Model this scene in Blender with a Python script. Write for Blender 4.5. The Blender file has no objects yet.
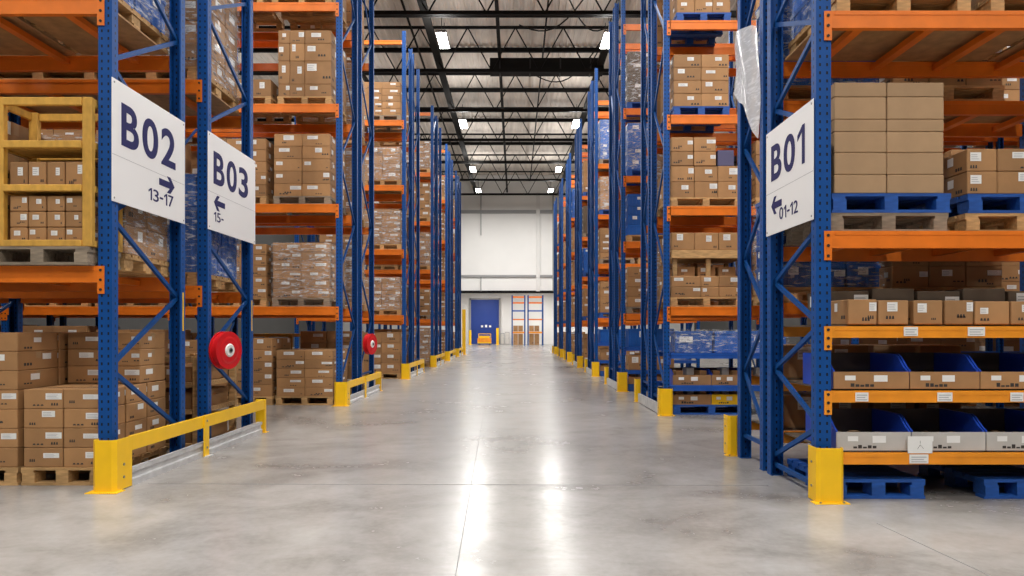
import bpy, bmesh, math, random
from mathutils import Vector, Matrix, Euler
random.seed(7)
scn = bpy.context.scene
COL = scn.collection
PI = math.pi
F, HC, VX, VY = 700.0, 1.25, 515.0, 331.0      # lens in pixels, eye height, vanishing point
def wx(px, d): return (px - VX) / F * d
def wz(py, d): return HC + (VY - py) / F * d

# ------------------------------------------------------------------ materials
def mat(name, col, rough=.5, metal=0., vary=.0, scale=8., bump=0., rand=0., spec=.5, island=False, stretch=None):
    m = bpy.data.materials.new(name); m.use_nodes = True
    nt = m.node_tree; b = nt.nodes['Principled BSDF']; N = nt.nodes.new; L = nt.links.new
    b.inputs['Roughness'].default_value = rough; b.inputs['Metallic'].default_value = metal
    b.inputs['Specular IOR Level'].default_value = spec
    b.inputs['Base Color'].default_value = (*col, 1)
    if vary or bump or rand:
        tc = N('ShaderNodeTexCoord'); nz = N('ShaderNodeTexNoise'); nz.inputs['Scale'].default_value = scale
        nz.inputs['Detail'].default_value = 4
        src = tc.outputs['Object']
        if stretch:
            mp = N('ShaderNodeMapping'); mp.inputs['Scale'].default_value = stretch
            L(src, mp.inputs[0]); src = mp.outputs[0]
        L(src, nz.inputs['Vector'])
        val = N('ShaderNodeMapRange'); val.inputs[1].default_value = .3; val.inputs[2].default_value = .7
        val.inputs[3].default_value = 1 - vary; val.inputs[4].default_value = 1 + vary
        L(nz.outputs['Fac'], val.inputs[0]); v = val.outputs[0]
        if rand:
            if island:
                gi = N('ShaderNodeNewGeometry'); ro = gi.outputs['Random Per Island']
            else:
                oi = N('ShaderNodeObjectInfo'); ro = oi.outputs['Random']
            r = N('ShaderNodeMapRange'); r.inputs[3].default_value = 1 - rand; r.inputs[4].default_value = 1 + rand * .75
            L(ro, r.inputs[0])
            mu = N('ShaderNodeMath'); mu.operation = 'MULTIPLY'; L(v, mu.inputs[0]); L(r.outputs[0], mu.inputs[1]); v = mu.outputs[0]
        hs = N('ShaderNodeHueSaturation'); hs.inputs['Color'].default_value = (*col, 1)
        L(v, hs.inputs['Value']); L(hs.outputs[0], b.inputs['Base Color'])
        if bump:
            bp = N('ShaderNodeBump'); bp.inputs['Strength'].default_value = bump; bp.inputs['Distance'].default_value = .01
            L(nz.outputs['Fac'], bp.inputs['Height']); L(bp.outputs[0], b.inputs['Normal'])
    return m

def math_n(nt, op, a, b=None, c=None):
    n = nt.nodes.new('ShaderNodeMath'); n.operation = op
    for i, v in enumerate((a, b, c)):
        if v is None: continue
        if isinstance(v, (int, float)): n.inputs[i].default_value = v
        else: nt.links.new(v, n.inputs[i])
    return n.outputs[0]

def upright_mat(name, col):
    m = mat(name, col, .5, 0, .10, 5, spec=.3)
    nt = m.node_tree; b = nt.nodes['Principled BSDF']
    tc = nt.nodes.new('ShaderNodeTexCoord'); sx = nt.nodes.new('ShaderNodeSeparateXYZ'); nt.links.new(tc.outputs['Object'], sx.inputs[0])
    gz = nt.nodes.new('ShaderNodeNewGeometry')
    fz = math_n(nt, 'FRACT', math_n(nt, 'DIVIDE', sx.outputs[2], .06))
    hz = math_n(nt, 'LESS_THAN', math_n(nt, 'ABSOLUTE', math_n(nt, 'SUBTRACT', fz, .5)), .19)
    hx = math_n(nt, 'LESS_THAN', math_n(nt, 'ABSOLUTE', math_n(nt, 'SUBTRACT', math_n(nt, 'ABSOLUTE', sx.outputs[0]), .026)), .007)
    hy = math_n(nt, 'LESS_THAN', math_n(nt, 'ABSOLUTE', math_n(nt, 'SUBTRACT', math_n(nt, 'ABSOLUTE', sx.outputs[1]), .045)), .006)
    hole = math_n(nt, 'MULTIPLY', hz, math_n(nt, 'MAXIMUM', hx, hy))
    mx = nt.nodes.new('ShaderNodeMix'); mx.data_type = 'RGBA'
    old = b.inputs['Base Color'].links[0].from_socket
    nt.links.new(old, mx.inputs[6]); mx.inputs[7].default_value = (.004, .006, .012, 1)
    nt.links.new(hole, mx.inputs[0]); nt.links.new(mx.outputs[2], b.inputs['Base Color'])
    return m

M = {}
M['upright'] = upright_mat('blue_upright_paint', (.001, .066, .28))
M['brace'] = mat('blue_brace_paint', (.004, .062, .24), .5, 0, .1, 6, spec=.3)
M['orange'] = mat('orange_beam_paint', (.80, .185, .010), .42, 0, .12, 4)
M['amber'] = mat('amber_shelf_paint', (.86, .30, .015), .42, 0, .12, 4)
M['bluebeam'] = mat('blue_shelf_paint', (.012, .09, .42), .4, 0, .1, 4)
M['yellow'] = mat('yellow_guard_paint', (.95, .56, .006), .4, 0, .05, 5)
M['steel'] = mat('galvanised_steel', (.66, .67, .68), .35, .35, .12, 9)
M['darksteel'] = mat('dark_truss_paint', (.010, .0095, .009), .7, 0, .1, 3, spec=.15)
M['zinc'] = mat('zinc_bolt', (.35, .35, .36), .4, .9)
M['wood'] = mat('pallet_pine', (.50, .30, .125), .75, 0, .28, 7, .2, .22, stretch=(1, 6, 6))
M['greywood'] = mat('pallet_weathered', (.27, .215, .155), .8, 0, .3, 7, .2, .2, stretch=(1, 6, 6))
M['bluewood'] = mat('pallet_blue', (.010, .078, .34), .6, 0, .25, 7, .1, .1, stretch=(1, 6, 6))
M['yellowwood'] = mat('crate_yellow_timber', (.62, .34, .055), .65, 0, .16, 9, .1, .1, stretch=(2, 2, 1))
M['deck'] = mat('chipboard', (.42, .24, .10), .75, 0, .2, 10, 0, .15)
KRAFT = (.375, .198, .080)
M['kraft'] = mat('cardboard', KRAFT, .7, 0, .09, 6, .05, .20)
M['kraft_many'] = mat('cardboard_of_many', KRAFT, .7, 0, .09, 6, .05, .20, island=True)
M['tan'] = mat('plain_cardboard', (.41, .262, .142), .72, 0, .07, 5, .05, .10)
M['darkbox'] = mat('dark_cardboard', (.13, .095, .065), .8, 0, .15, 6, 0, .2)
M['greyfront'] = mat('grey_cardboard', (.50, .48, .45), .7, 0, .06, 6)
M['tape'] = mat('packing_tape', (.42, .27, .14), .22)
M['paper'] = mat('white_label_paper', (.80, .80, .78), .5)
M['ink'] = mat('printed_ink', (.035, .03, .028), .7)
M['navy'] = mat('navy_lettering', (.016, .016, .105), .6, spec=.2)
M['sign'] = mat('white_sign_board', (.86, .86, .86), .35)
M['line'] = mat('grey_line', (.45, .45, .47), .5)
M['red'] = mat('red_reel_paint', (.62, .012, .016), .3)
M['black'] = mat('black_rubber', (.012, .012, .013), .6)
M['plastic'] = mat('blue_crate_plastic', (.012, .11, .44), .35, 0, .1, 4, 0, .2)
M['plastic_many'] = mat('blue_crate_plastic_many', (.012, .11, .44), .35, 0, .1, 4, 0, .2, island=True)
M['binblue'] = mat('blue_bin_plastic', (.015, .07, .50), .35)
M['purple'] = mat('purple_tote_plastic', (.09, .085, .17), .5)
M['doorblue'] = mat('blue_door', (.003, .032, .22), .6)
M['white'] = mat('white_wall_panel', (.78, .77, .75), .55, 0, .03, .4)
M['offwhite'] = mat('grey_wall_panel', (.70, .69, .67), .6, 0, .04, .4)
M['cabinet'] = mat('grey_cabinet', (.27, .27, .27), .5)
M['sidewall'] = mat('side_wall', (.05, .048, .046), .7, 0, .06, .5)
M['bag'] = mat('brown_paper', (.36, .22, .11), .8, 0, .2, 12, .4)

def lamp_mat():
    m = bpy.data.materials.new('lamp_diffuser'); m.use_nodes = True
    b = m.node_tree.nodes['Principled BSDF']
    b.inputs['Base Color'].default_value = (.9, .9, .9, 1)
    b.inputs['Emission Color'].default_value = (1, .97, .92, 1); b.inputs['Emission Strength'].default_value = 30
    return m
M['lamp'] = lamp_mat()

def film_mat(name, base, amount, tint=(.9, .92, .95)):
    m = bpy.data.materials.new(name); m.use_nodes = True; nt = m.node_tree
    for n in list(nt.nodes): nt.nodes.remove(n)
    N = nt.nodes.new; L = nt.links.new
    out = N('ShaderNodeOutputMaterial'); mix = N('ShaderNodeMixShader'); tr = N('ShaderNodeBsdfTransparent')
    pb = N('ShaderNodeBsdfPrincipled'); pb.inputs['Base Color'].default_value = (*tint, 1); pb.inputs['Roughness'].default_value = .16
    tc = N('ShaderNodeTexCoord'); mp = N('ShaderNodeMapping'); mp.inputs['Scale'].default_value = (2.2, 2.2, 9)
    nz = N('ShaderNodeTexNoise'); nz.inputs['Scale'].default_value = 3.2; nz.inputs['Detail'].default_value = 5; nz.inputs['Distortion'].default_value = 1.2
    L(tc.outputs['Object'], mp.inputs[0]); L(mp.outputs[0], nz.inputs['Vector'])
    r = N('ShaderNodeMapRange'); r.inputs[1].default_value = .48; r.inputs[2].default_value = .78; r.inputs[3].default_value = base; r.inputs[4].default_value = amount  # whiter noise streaks paint highlights into the film
    L(nz.outputs['Fac'], r.inputs[0]); L(r.outputs[0], mix.inputs[0])
    bp = N('ShaderNodeBump'); bp.inputs['Strength'].default_value = .7; bp.inputs['Distance'].default_value = .03
    L(nz.outputs['Fac'], bp.inputs['Height']); L(bp.outputs[0], pb.inputs['Normal'])
    L(tr.outputs[0], mix.inputs[1]); L(pb.outputs[0], mix.inputs[2]); L(mix.outputs[0], out.inputs[0])
    return m
M['film'] = film_mat('stretch_film', .05, .75)
M['flap'] = film_mat('loose_film', .60, .95)  # mostly opaque white: brightness on the clear film is put into its colour
M['flap'].node_tree.nodes['Bump'].inputs['Strength'].default_value = .12

def floor_mat():
    m = bpy.data.materials.new('polished_concrete'); m.use_nodes = True; nt = m.node_tree; b = nt.nodes['Principled BSDF']
    N = nt.nodes.new; L = nt.links.new
    tc = N('ShaderNodeTexCoord')
    def noise(scale, detail, dist=0., st=(1, 1, 1)):
        mp = N('ShaderNodeMapping'); mp.inputs['Scale'].default_value = st; L(tc.outputs['Object'], mp.inputs[0])
        n = N('ShaderNodeTexNoise'); n.inputs['Scale'].default_value = scale; n.inputs['Detail'].default_value = detail
        n.inputs['Roughness'].default_value = .62; n.inputs['Distortion'].default_value = dist; L(mp.outputs[0], n.inputs['Vector']); return n.outputs['Fac']
    a = noise(.55, 8, .8, (1, 1.3, 1)); c = noise(2.2, 8, .5); g = noise(22, 5)
    s = math_n(nt, 'ADD', math_n(nt, 'MULTIPLY', a, .55), math_n(nt, 'ADD', math_n(nt, 'MULTIPLY', c, .33), math_n(nt, 'MULTIPLY', g, .12)))
    cr = N('ShaderNodeValToRGB'); e = cr.color_ramp.elements
    e[0].position = .36; e[0].color = (.17, .158, .146, 1); e[1].position = .64; e[1].color = (.40, .39, .375, 1)
    x = cr.color_ramp.elements.new(.5); x.color = (.30, .288, .273, 1)
    L(s, cr.inputs[0]); L(cr.outputs[0], b.inputs['Base Color'])
    rr = N('ShaderNodeMapRange'); rr.inputs[1].default_value = .35; rr.inputs[2].default_value = .65; rr.inputs[3].default_value = .30; rr.inputs[4].default_value = .18
    L(s, rr.inputs[0]); L(rr.outputs[0], b.inputs['Roughness'])
    b.inputs['Specular IOR Level'].default_value = .30
    return m
M['floor'] = floor_mat()
def roof_mat():
    m = mat('corrugated_roof_sheet', (.74, .67, .60), .55, .15, .18, .7, stretch=(3, .4, 1))
    return m
M['roof'] = roof_mat()

# ------------------------------------------------------------------ mesh builder
class MB:
    def __init__(s): s.v = []; s.f = []; s.m = []; s.mats = []
    def mi(s, k):
        if k not in s.mats: s.mats.append(k)
        return s.mats.index(k)
    def poly(s, pts, k):
        n = len(s.v); s.v += [tuple(p) for p in pts]; s.f.append(tuple(range(n, n + len(pts)))); s.m.append(s.mi(k))
    def box(s, x0, x1, y0, y1, z0, z1, k):
        n = len(s.v)
        s.v += [(x0, y0, z0), (x1, y0, z0), (x1, y1, z0), (x0, y1, z0), (x0, y0, z1), (x1, y0, z1), (x1, y1, z1), (x0, y1, z1)]
        i = s.mi(k)
        for q in ((0, 3, 2, 1), (4, 5, 6, 7), (0, 1, 5, 4), (1, 2, 6, 5), (2, 3, 7, 6), (3, 0, 4, 7)):
            s.f.append(tuple(n + a for a in q)); s.m.append(i)
    def cbox(s, x0, x1, y0, y1, z0, z1, k, c):
        """box with chamfered edges (c)"""
        n = len(s.v); i = s.mi(k)
        P = {}
        for ix, X in ((0, x0), (1, x1)):
            for iy, Y in ((0, y0), (1, y1)):
                for iz, Z in ((0, z0), (1, z1)):
                    sx, sy, sz = (1 - 2 * ix) * c, (1 - 2 * iy) * c, (1 - 2 * iz) * c
                    for a, p in (('x', (X, Y + sy, Z + sz)), ('y', (X + sx, Y, Z + sz)), ('z', (X + sx, Y + sy, Z))):
                        P[(ix, iy, iz, a)] = len(s.v); s.v.append(p)
        def f(*q): s.f.append(tuple(P[a] for a in q)); s.m.append(i)
        f((0,0,0,'x'),(0,0,1,'x'),(0,1,1,'x'),(0,1,0,'x')); f((1,0,0,'x'),(1,1,0,'x'),(1,1,1,'x'),(1,0,1,'x'))
        f((0,0,0,'y'),(1,0,0,'y'),(1,0,1,'y'),(0,0,1,'y')); f((0,1,0,'y'),(0,1,1,'y'),(1,1,1,'y'),(1,1,0,'y'))
        f((0,0,0,'z'),(0,1,0,'z'),(1,1,0,'z'),(1,0,0,'z')); f((0,0,1,'z'),(1,0,1,'z'),(1,1,1,'z'),(0,1,1,'z'))
        for a in (0, 1):
            for b in (0, 1):
                f((a,b,0,'x'),(a,b,1,'x'),(a,b,1,'y'),(a,b,0,'y')); f((a,0,b,'x'),(a,1,b,'x'),(a,1,b,'z'),(a,0,b,'z')); f((0,a,b,'y'),(1,a,b,'y'),(1,a,b,'z'),(0,a,b,'z'))
                for c_ in (0, 1): f((a,b,c_,'x'),(a,b,c_,'y'),(a,b,c_,'z'))
    def prism(s, pts2, axis, a0, a1, k):
        """polygon pts2 (two other axes in order) extruded along axis"""
        def at(p, t):
            return {'x': (t, p[0], p[1]), 'y': (p[0], t, p[1]), 'z': (p[0], p[1], t)}[axis]
        n = len(s.v); c = len(pts2); i = s.mi(k)
        s.v += [at(p, a0) for p in pts2] + [at(p, a1) for p in pts2]
        for j in range(c):
            q = (j + 1) % c; s.f.append((n + j, n + q, n + c + q, n + c + j)); s.m.append(i)
        s.f.append(tuple(n + j for j in reversed(range(c)))); s.m.append(i)
        s.f.append(tuple(n + c + j for j in range(c))); s.m.append(i)
    def bar(s, p, q, w, t, k, side=Vector((1, 0, 0))):
        p, q = Vector(p), Vector(q); d = (q - p).normalized(); u = side.cross(d)
        if u.length < 1e-4: side = Vector((0, 1, 0)); u = side.cross(d)
        u.normalize(); sd = d.cross(u).normalized(); u = u * w / 2; sd = sd * t / 2
        n = len(s.v); i = s.mi(k)
        for c in (p, q):
            for a, b in ((-1, -1), (1, -1), (1, 1), (-1, 1)): s.v.append(tuple(c + u * a + sd * b))
        for g in ((0, 1, 2, 3), (7, 6, 5, 4), (0, 4, 5, 1), (1, 5, 6, 2), (2, 6, 7, 3), (3, 7, 4, 0)):
            s.f.append(tuple(n + a for a in g)); s.m.append(i)
    def cyl(s, c, r, h, axis, k, seg=16, r2=None):
        r2 = r if r2 is None else r2; n = len(s.v); i = s.mi(k); c = Vector(c)
        ax = {'x': (Vector((0,1,0)), Vector((0,0,1)), Vector((1,0,0))), 'y': (Vector((0,0,1)), Vector((1,0,0)), Vector((0,1,0))), 'z': (Vector((1,0,0)), Vector((0,1,0)), Vector((0,0,1)))}[axis]
        for t, rr in ((0, r), (h, r2)):
            for j in range(seg):
                a = 2 * PI * j / seg; s.v.append(tuple(c + ax[2] * t + ax[0] * math.cos(a) * rr + ax[1] * math.sin(a) * rr))
        for j in range(seg):
            q = (j + 1) % seg; s.f.append((n + j, n + q, n + seg + q, n + seg + j)); s.m.append(i)
        s.f.append(tuple(n + j for j in reversed(range(seg)))); s.m.append(i)
        s.f.append(tuple(n + seg + j for j in range(seg))); s.m.append(i)
    def append(s, o, loc):
        n = len(s.v); s.v += [(v[0] + loc[0], v[1] + loc[1], v[2] + loc[2]) for v in o.v]
        for f, m in zip(o.f, o.m): s.f.append(tuple(n + a for a in f)); s.m.append(s.mi(o.mats[m]))
    def mesh(s, name):
        me = bpy.data.meshes.new(name); me.from_pydata(s.v, [], s.f)
        for k in s.mats: me.materials.append(M[k])
        me.polygons.foreach_set('material_index', s.m)
        bm = bmesh.new(); bm.from_mesh(me); bmesh.ops.recalc_face_normals(bm, faces=bm.faces); bm.to_mesh(me); bm.free()
        me.update(); return me
    def build(s, name, parent=None, loc=(0, 0, 0), rz=0):
        return obj(name, s.mesh(name), parent, loc, rz)

def obj(name, data, parent=None, loc=(0, 0, 0), rz=0):
    o = bpy.data.objects.new(name, data); COL.objects.link(o)
    o.location = loc; o.rotation_euler = (0, 0, rz)
    if parent: o.parent = parent
    return o
def tag(o, label, cat=None, group=None, kind=None):
    o['label'] = label
    if cat: o['category'] = cat
    if group: o['group'] = group
    if kind: o['kind'] = kind
    return o
def thing(name, label, cat, loc=(0, 0, 0), rz=0, group=None):
    return tag(obj(name, None, None, loc, rz), label, cat, group)
def struct(o, label=None):
    o['kind'] = 'structure'
    if label: o['label'] = label
    return o
CACHE = {}
def cached(key, fn):
    if key not in CACHE: CACHE[key] = fn()
    return CACHE[key]
ORD = ['bottom', 'second', 'third', 'fourth', 'fifth', 'sixth', 'seventh', 'eighth', 'ninth']
NTH = ['first', 'second', 'third', 'fourth', 'fifth', 'sixth', 'seventh', 'eighth']

# ------------------------------------------------------------------ setting
WX, YB, YN, ZC = 17.0, 62.6, -20.0, 15.2
b = MB(); b.poly([(-WX, YN, 0), (WX, YN, 0), (WX, 67, 0), (-WX, 67, 0)], 'floor'); struct(b.build('floor'), 'polished grey concrete floor')
b = MB(); p = .30
n = int(2 * WX / p)
prof = []
for i in range(n):
    x = -WX + i * p; prof += [(x, ZC), (x + .12, ZC), (x + .15, ZC + .05), (x + .27, ZC + .05)]
for i in range(len(prof) - 1):
    (xa, za), (xb, zb) = prof[i], prof[i + 1]
    b.poly([(xa, YN, za), (xb, YN, zb), (xb, 67, zb), (xa, 67, za)], 'roof')
struct(b.build('ceiling'), 'corrugated metal roof deck')
b = MB(); b.box(-WX - .2, -WX, YN, 67, 0, ZC, 'sidewall'); struct(b.build('wall_left'))
b = MB(); b.box(WX, WX + .2, YN, 67, 0, ZC, 'sidewall'); struct(b.build('wall_right'))
b = MB(); b.box(-WX, WX, YN - .2, YN, 0, ZC, 'sidewall'); struct(b.build('wall_front'))
b = MB(); b.box(-WX, WX, YB, YB + .25, 4.75, ZC, 'white'); struct(b.build('wall_back'), 'white panelled upper end wall')
b = MB(); b.box(-WX, WX, 66.4, 66.6, 0, 5.0, 'offwhite'); struct(b.build('wall_recess'), 'white wall of the low bay under the end wall')
b = MB(); b.box(-WX, WX, YB + .25, 66.4, 5.0, 5.15, 'offwhite'); struct(b.build('ceiling_recess'))
b = MB(); b.box(-WX, WX, YB - .12, YB, 4.62, 4.86, 'darksteel'); struct(b.build('trim_1'), 'dark edge beam over the low bay')
b = MB(); b.box(-WX, WX, YB - .1, YB, 11.75, 12.05, 'cabinet'); struct(b.build('trim_2'), 'grey horizontal rail high on end wall')
b = MB(); b.box(-WX, WX, YB - .14, YB - .02, 6.05, 6.25, 'cabinet'); struct(b.build('trim_3'), 'grey pipe along end wall')
for i, (px, z0, w) in enumerate(((538, 4.8, .34), (481, 9.8, .07), (481, 4.8, .07), (553, 4.8, .1))):
    x = wx(px, YB); b = MB(); b.box(x - w / 2, x + w / 2, YB - .16, YB, z0, 13.6 if i != 2 else 6.1, 'offwhite' if i == 0 else 'cabinet'); struct(b.build('trim_%d' % (4 + i)))
# floor joints
b = MB(); b.bar((-.27, 2.2, .0012), (-.67, 18.5, .0012), .008, .002, 'black'); b.bar((-.67, 18.5, .0012), (-1.3, 44, .0012), .008, .002, 'black')
struct(b.build('trim_8'), 'saw-cut joint in the concrete floor')
b = MB(); b.bar((-3, 5.72, .001), (2.05, 5.66, .001), .003, .002, 'cabinet'); struct(b.build('trim_9'), 'fine cross joint in the concrete floor')
b = MB(); b.bar((2.35, 4.55, .001), (2.45, 3.2, .001), .003, .002, 'cabinet'); struct(b.build('trim_10'), 'hairline joint in the concrete near the B01 rack')

# door, recess furniture
b = MB(); x0, x1 = wx(471, 66.3), wx(499, 66.3)
b.box(x0, x1, 66.28, 66.36, .02, 4.22, 'doorblue')
d = b.build('door_1'); struct(d, 'tall blue sectional door')
b = MB(); b.box(x0 - .14, x0, 66.2, 66.4, 0, 4.36, 'cabinet'); b.box(x1, x1 + .14, 66.2, 66.4, 0, 4.36, 'cabinet'); b.box(x0 - .14, x1 + .14, 66.2, 66.4, 4.22, 4.36, 'cabinet'); b.build('door_frame', d)
for k in range(3):
    b = MB(); xx = x0 + .95 + k * .38; b.box(xx, xx + .2, 66.25, 66.28, 1.6, 1.78 + .05 * (k == 1), 'paper'); b.build('door_window', d)
for i, (px, d_, h, lb) in enumerate(((470, 64, 1.3, 'yellow bollard beside the blue door, on its rack-cage side'), (497.5, 64, 1.5, 'yellow bollard between blue door and grey cabinets'))):
    t = thing('bollard', lb, 'bollard', (wx(px, d_), d_, 0))
    b = MB(); b.cyl((0, 0, .02), .12, h, 'z', 'yellow', 14); b.build('post', t)
    b = MB(); b.box(-.2, .2, -.2, .2, 0, .02, 'yellow'); b.build('base_plate', t)
t = thing('yellow_trolley', 'yellow wheeled trolley parked in front of the blue door', 'trolley', (wx(484.5, 62), 62, 0))
b = MB(); b.box(-.6, .6, -.5, .5, .16, .26, 'yellow'); b.build('platform', t)
b = MB(); b.box(-.6, .6, -.5, .3, .26, .62, 'amber'); b.box(-.45, .45, -.42, .25, .62, .82, 'yellow'); b.build('body_panel', t)
for sx in (-.45, .45):
    for sy in (-.35, .35):
        b = MB(); b.cyl((sx - .04, sy, .08), .08, .08, 'x', 'black', 12); b.build('wheel', t)
    b = MB(); b.bar((sx * 1.2, .45, .26), (sx * 1.2, .45, 1.0), .05, .05, 'yellow'); b.build('push_post', t)
b = MB(); b.bar((-.54, .45, 1.0), (.54, .45, 1.0), .05, .05, 'yellow'); b.build('push_handle', t)
for i, (pa, pb, h, lb) in enumerate(((500.5, 504.5, 1.05, 'low grey steel cabinet next to the bollard'), (505, 509.5, 1.15, 'low grey steel cabinet next to the far rack'))):
    t = thing('steel_cabinet', lb, 'cabinet', (0, 0, 0)); xa, xb = wx(pa, 65), wx(pb, 65)
    t.location = ((xa + xb) / 2, 65.4, 0); w = (xb - xa) / 2 - .01
    b = MB(); b.box(-w, w, -.4, .4, 0, h, 'cabinet'); b.build('body', t)
    b = MB(); b.box(-w + .03, w - .03, -.42, -.4, .06, h - .06, 'greyfront'); dd = b.build('door', t)
    b = MB(); b.box(w - .1, w - .07, -.45, -.42, .5, .65, 'zinc'); b.build('handle', dd)

# roof trusses
for i in range(9):
    y = 60.2 - 5.72 * i; zb, zt = 13.0, 14.95
    t = obj('roof_truss', None, None, (0, y, 0)); struct(t, '%s dark roof truss counted from the end wall' % NTH[min(i, 7)] if i < 8 else 'dark roof truss nearest the camera')
    b = MB(); b.box(-WX, WX, -.07, .07, zb - .07, zb + .07, 'darksteel'); b.build('bottom_chord', t)
    b = MB(); b.box(-WX, WX, -.06, .06, zt - .05, zt + .05, 'darksteel'); b.build('top_chord', t)
    b = MB(); x = -9.7
    while x < 9.7:
        b.bar((x, 0, zb), (x + 1.08, 0, zt), .05, .05, 'darksteel', Vector((0, 1, 0))); b.bar((x + 1.08, 0, zt), (x + 2.16, 0, zb), .05, .05, 'darksteel', Vector((0, 1, 0)))
        x += 2.16
    b.build('lattice', t)
    b = MB(); b.box(-WX, WX, .5, .6, zb + .1, zb + .2, 'darksteel'); b.box(-WX, WX, 2.75, 2.9, ZC - .24, ZC - .04, 'darksteel'); b.build('pipe_rail', t)
for i, (x, z, w, h) in enumerate(((-3.45, 13.36, .30, .16), (-.7, 13.6, .14, .22), (3.9, 13.36, .30, .16), (-7.4, 13.6, .14, .22), (7.2, 13.6, .14, .22), (1.35, 14.6, .07, .1), (-4.6, 14.6, .07, .1))):
    b = MB(); b.box(x - w / 2, x + w / 2, 2, YB - .2, z, z + h, 'darksteel'); struct(b.build('ceiling_beam'), 'dark lengthwise tray or beam under the roof')
# braces of the roof: long sagging cross cables
def cable(name, pts, r, label):
    cu = bpy.data.curves.new(name, 'CURVE'); cu.dimensions = '3D'; cu.bevel_depth = r; cu.bevel_resolution = 1
    sp = cu.splines.new('POLY'); sp.points.add(len(pts) - 1)
    for q, p_ in zip(sp.points, pts): q.co = (*p_, 1)
    o = obj(name, cu); o.data.materials.append(M['darksteel'])
    dg = bpy.context.evaluated_depsgraph_get(); me = bpy.data.meshes.new_from_object(o.evaluated_get(dg))
    bpy.data.objects.remove(o); return struct(obj(name, me), label)
for (xa, ya, xb, yb, lb) in ((0.2, 31, 3.4, 25.5, 'sagging roof cable near the first lamps'), (1.0, 37, 4.2, 31.5, 'sagging roof cable over the second lamps'), (1.4, 25.5, 4.2, 31, 'crossing roof cable')):
    cable('ceiling_cable', [(xa + (xb - xa) * u / 12, ya + (yb - ya) * u / 12, 14.8 - 1.2 * math.sin(PI * u / 12)) for u in range(13)], .03, lb)
t = thing('ventilation_duct', 'long dark ventilation duct hung across under the roof trusses', 'duct', (0, 32.3, 0))
b = MB(); b.box(wx(490, 32.3), wx(603, 32.3), -.35, .35, 13.12, 13.72, 'darksteel'); b.build('duct_body', t)
for px in (500, 530, 560, 590):
    x = wx(px, 32.3); b = MB(); b.box(x - .03, x + .03, -.37, .37, 13.1, 13.74, 'black'); b.build('flange', t)

# lamps: two lines over the aisle, more beyond the racks and behind the camera
def lamp(x, y, z, power, label, group=None):
    t = thing('ceiling_light', label, 'light', (x, y, z), 0, group)
    b = MB(); b.cbox(-.21, .21, -.78, .78, 0, .09, 'cabinet', .02); b.build('housing', t)
    b = MB(); b.box(-.18, .18, -.73, .73, -.012, .0, 'lamp'); b.build('diffuser', t)
    b = MB()
    for s in (-.5, .5): b.cyl((0, s, .09), .012, 13.36 - z - .09, 'z', 'darksteel', 6)
    b.build('hanger', t)
    ld = bpy.data.lights.new('lamp_glow', 'AREA'); ld.shape = 'RECTANGLE'; ld.size = .36; ld.size_y = 1.46; ld.energy = power; ld.color = (1, .98, .95)
    lo = obj('lamp_glow', ld, t, (0, 0, -.03))
    l2 = bpy.data.lights.new('added_uplight', 'AREA'); l2.shape = 'RECTANGLE'; l2.size = .3; l2.size_y = 1.4; l2.energy = power * .17; l2.color = (1, .98, .95)  # upward light added on the housing to brighten the roof deck
    u = obj('added_uplight', l2, t, (0, 0, .11)); u.rotation_euler = (PI, 0, 0); return t
PW = 430
for i, y in enumerate((-12., -3., 5.5, 16.2, 27.0, 37.9, 48.5, 55.8)):
    for s, x in (('left', -2.9), ('right', 3.35)):
        w = ('over the floor behind the camera' if y < 0 else ['nearest the camera', 'second', 'third and largest in view', 'fourth', 'fifth', 'farthest, close to the end wall'][i - 2] + ' along')
        if y > 20: x = ((-2.78, -2.8, -2.92, -2.93) if x < 0 else (3.55, 3.3, 3.02, 2.85))[i - 4]
        lamp(x, y, 12.45, PW * (1.0 if y > 0 else .9), 'ceiling light of the %s line, %s' % (s, (w + (' the aisle' if y > 0 else '') + (', deeper back' if y < -5 else ''))))
for i, y in enumerate((-8., 4., 14., 25., 36., 47.)):
    for s, x in (('left', -8.5), ('right', 8.5), ('far left', -14), ('far right', 14)):
        if i == 3 and x == -8.5: continue
        lamp(x, y, 12.45, PW * (.5 if y < 0 else .4), 'ceiling light beyond the racks on the %s side, %s' % (s, NTH[i]), 'ceiling lights out of view beyond the racks')
for x, y in ((-3, 64.5), (2, 64.5), (7, 64.5)):  # added lights hidden behind the edge beam, to brighten the low bay
    ld = bpy.data.lights.new('lamp_glow', 'AREA'); ld.shape = 'RECTANGLE'; ld.size = 1.4; ld.size_y = .3; ld.energy = 130; ld.color = (1, .97, .93)
    t = thing('ceiling_light', 'added hidden light under the low bay ceiling, %s the blue door' % ('above' if x < 0 else 'over the far racks beside' if x < 5 else 'far from'), 'light', (x, y - 1.2, 4.86))
    obj('lamp_glow', ld, t, (0, 0, -.05)); b = MB(); b.box(-.7, .7, -.12, .12, -.02, 0, 'lamp'); b.build('diffuser', t); b = MB(); b.box(-.75, .75, -.15, .15, 0, .1, 'cabinet'); b.build('housing', t)

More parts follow.
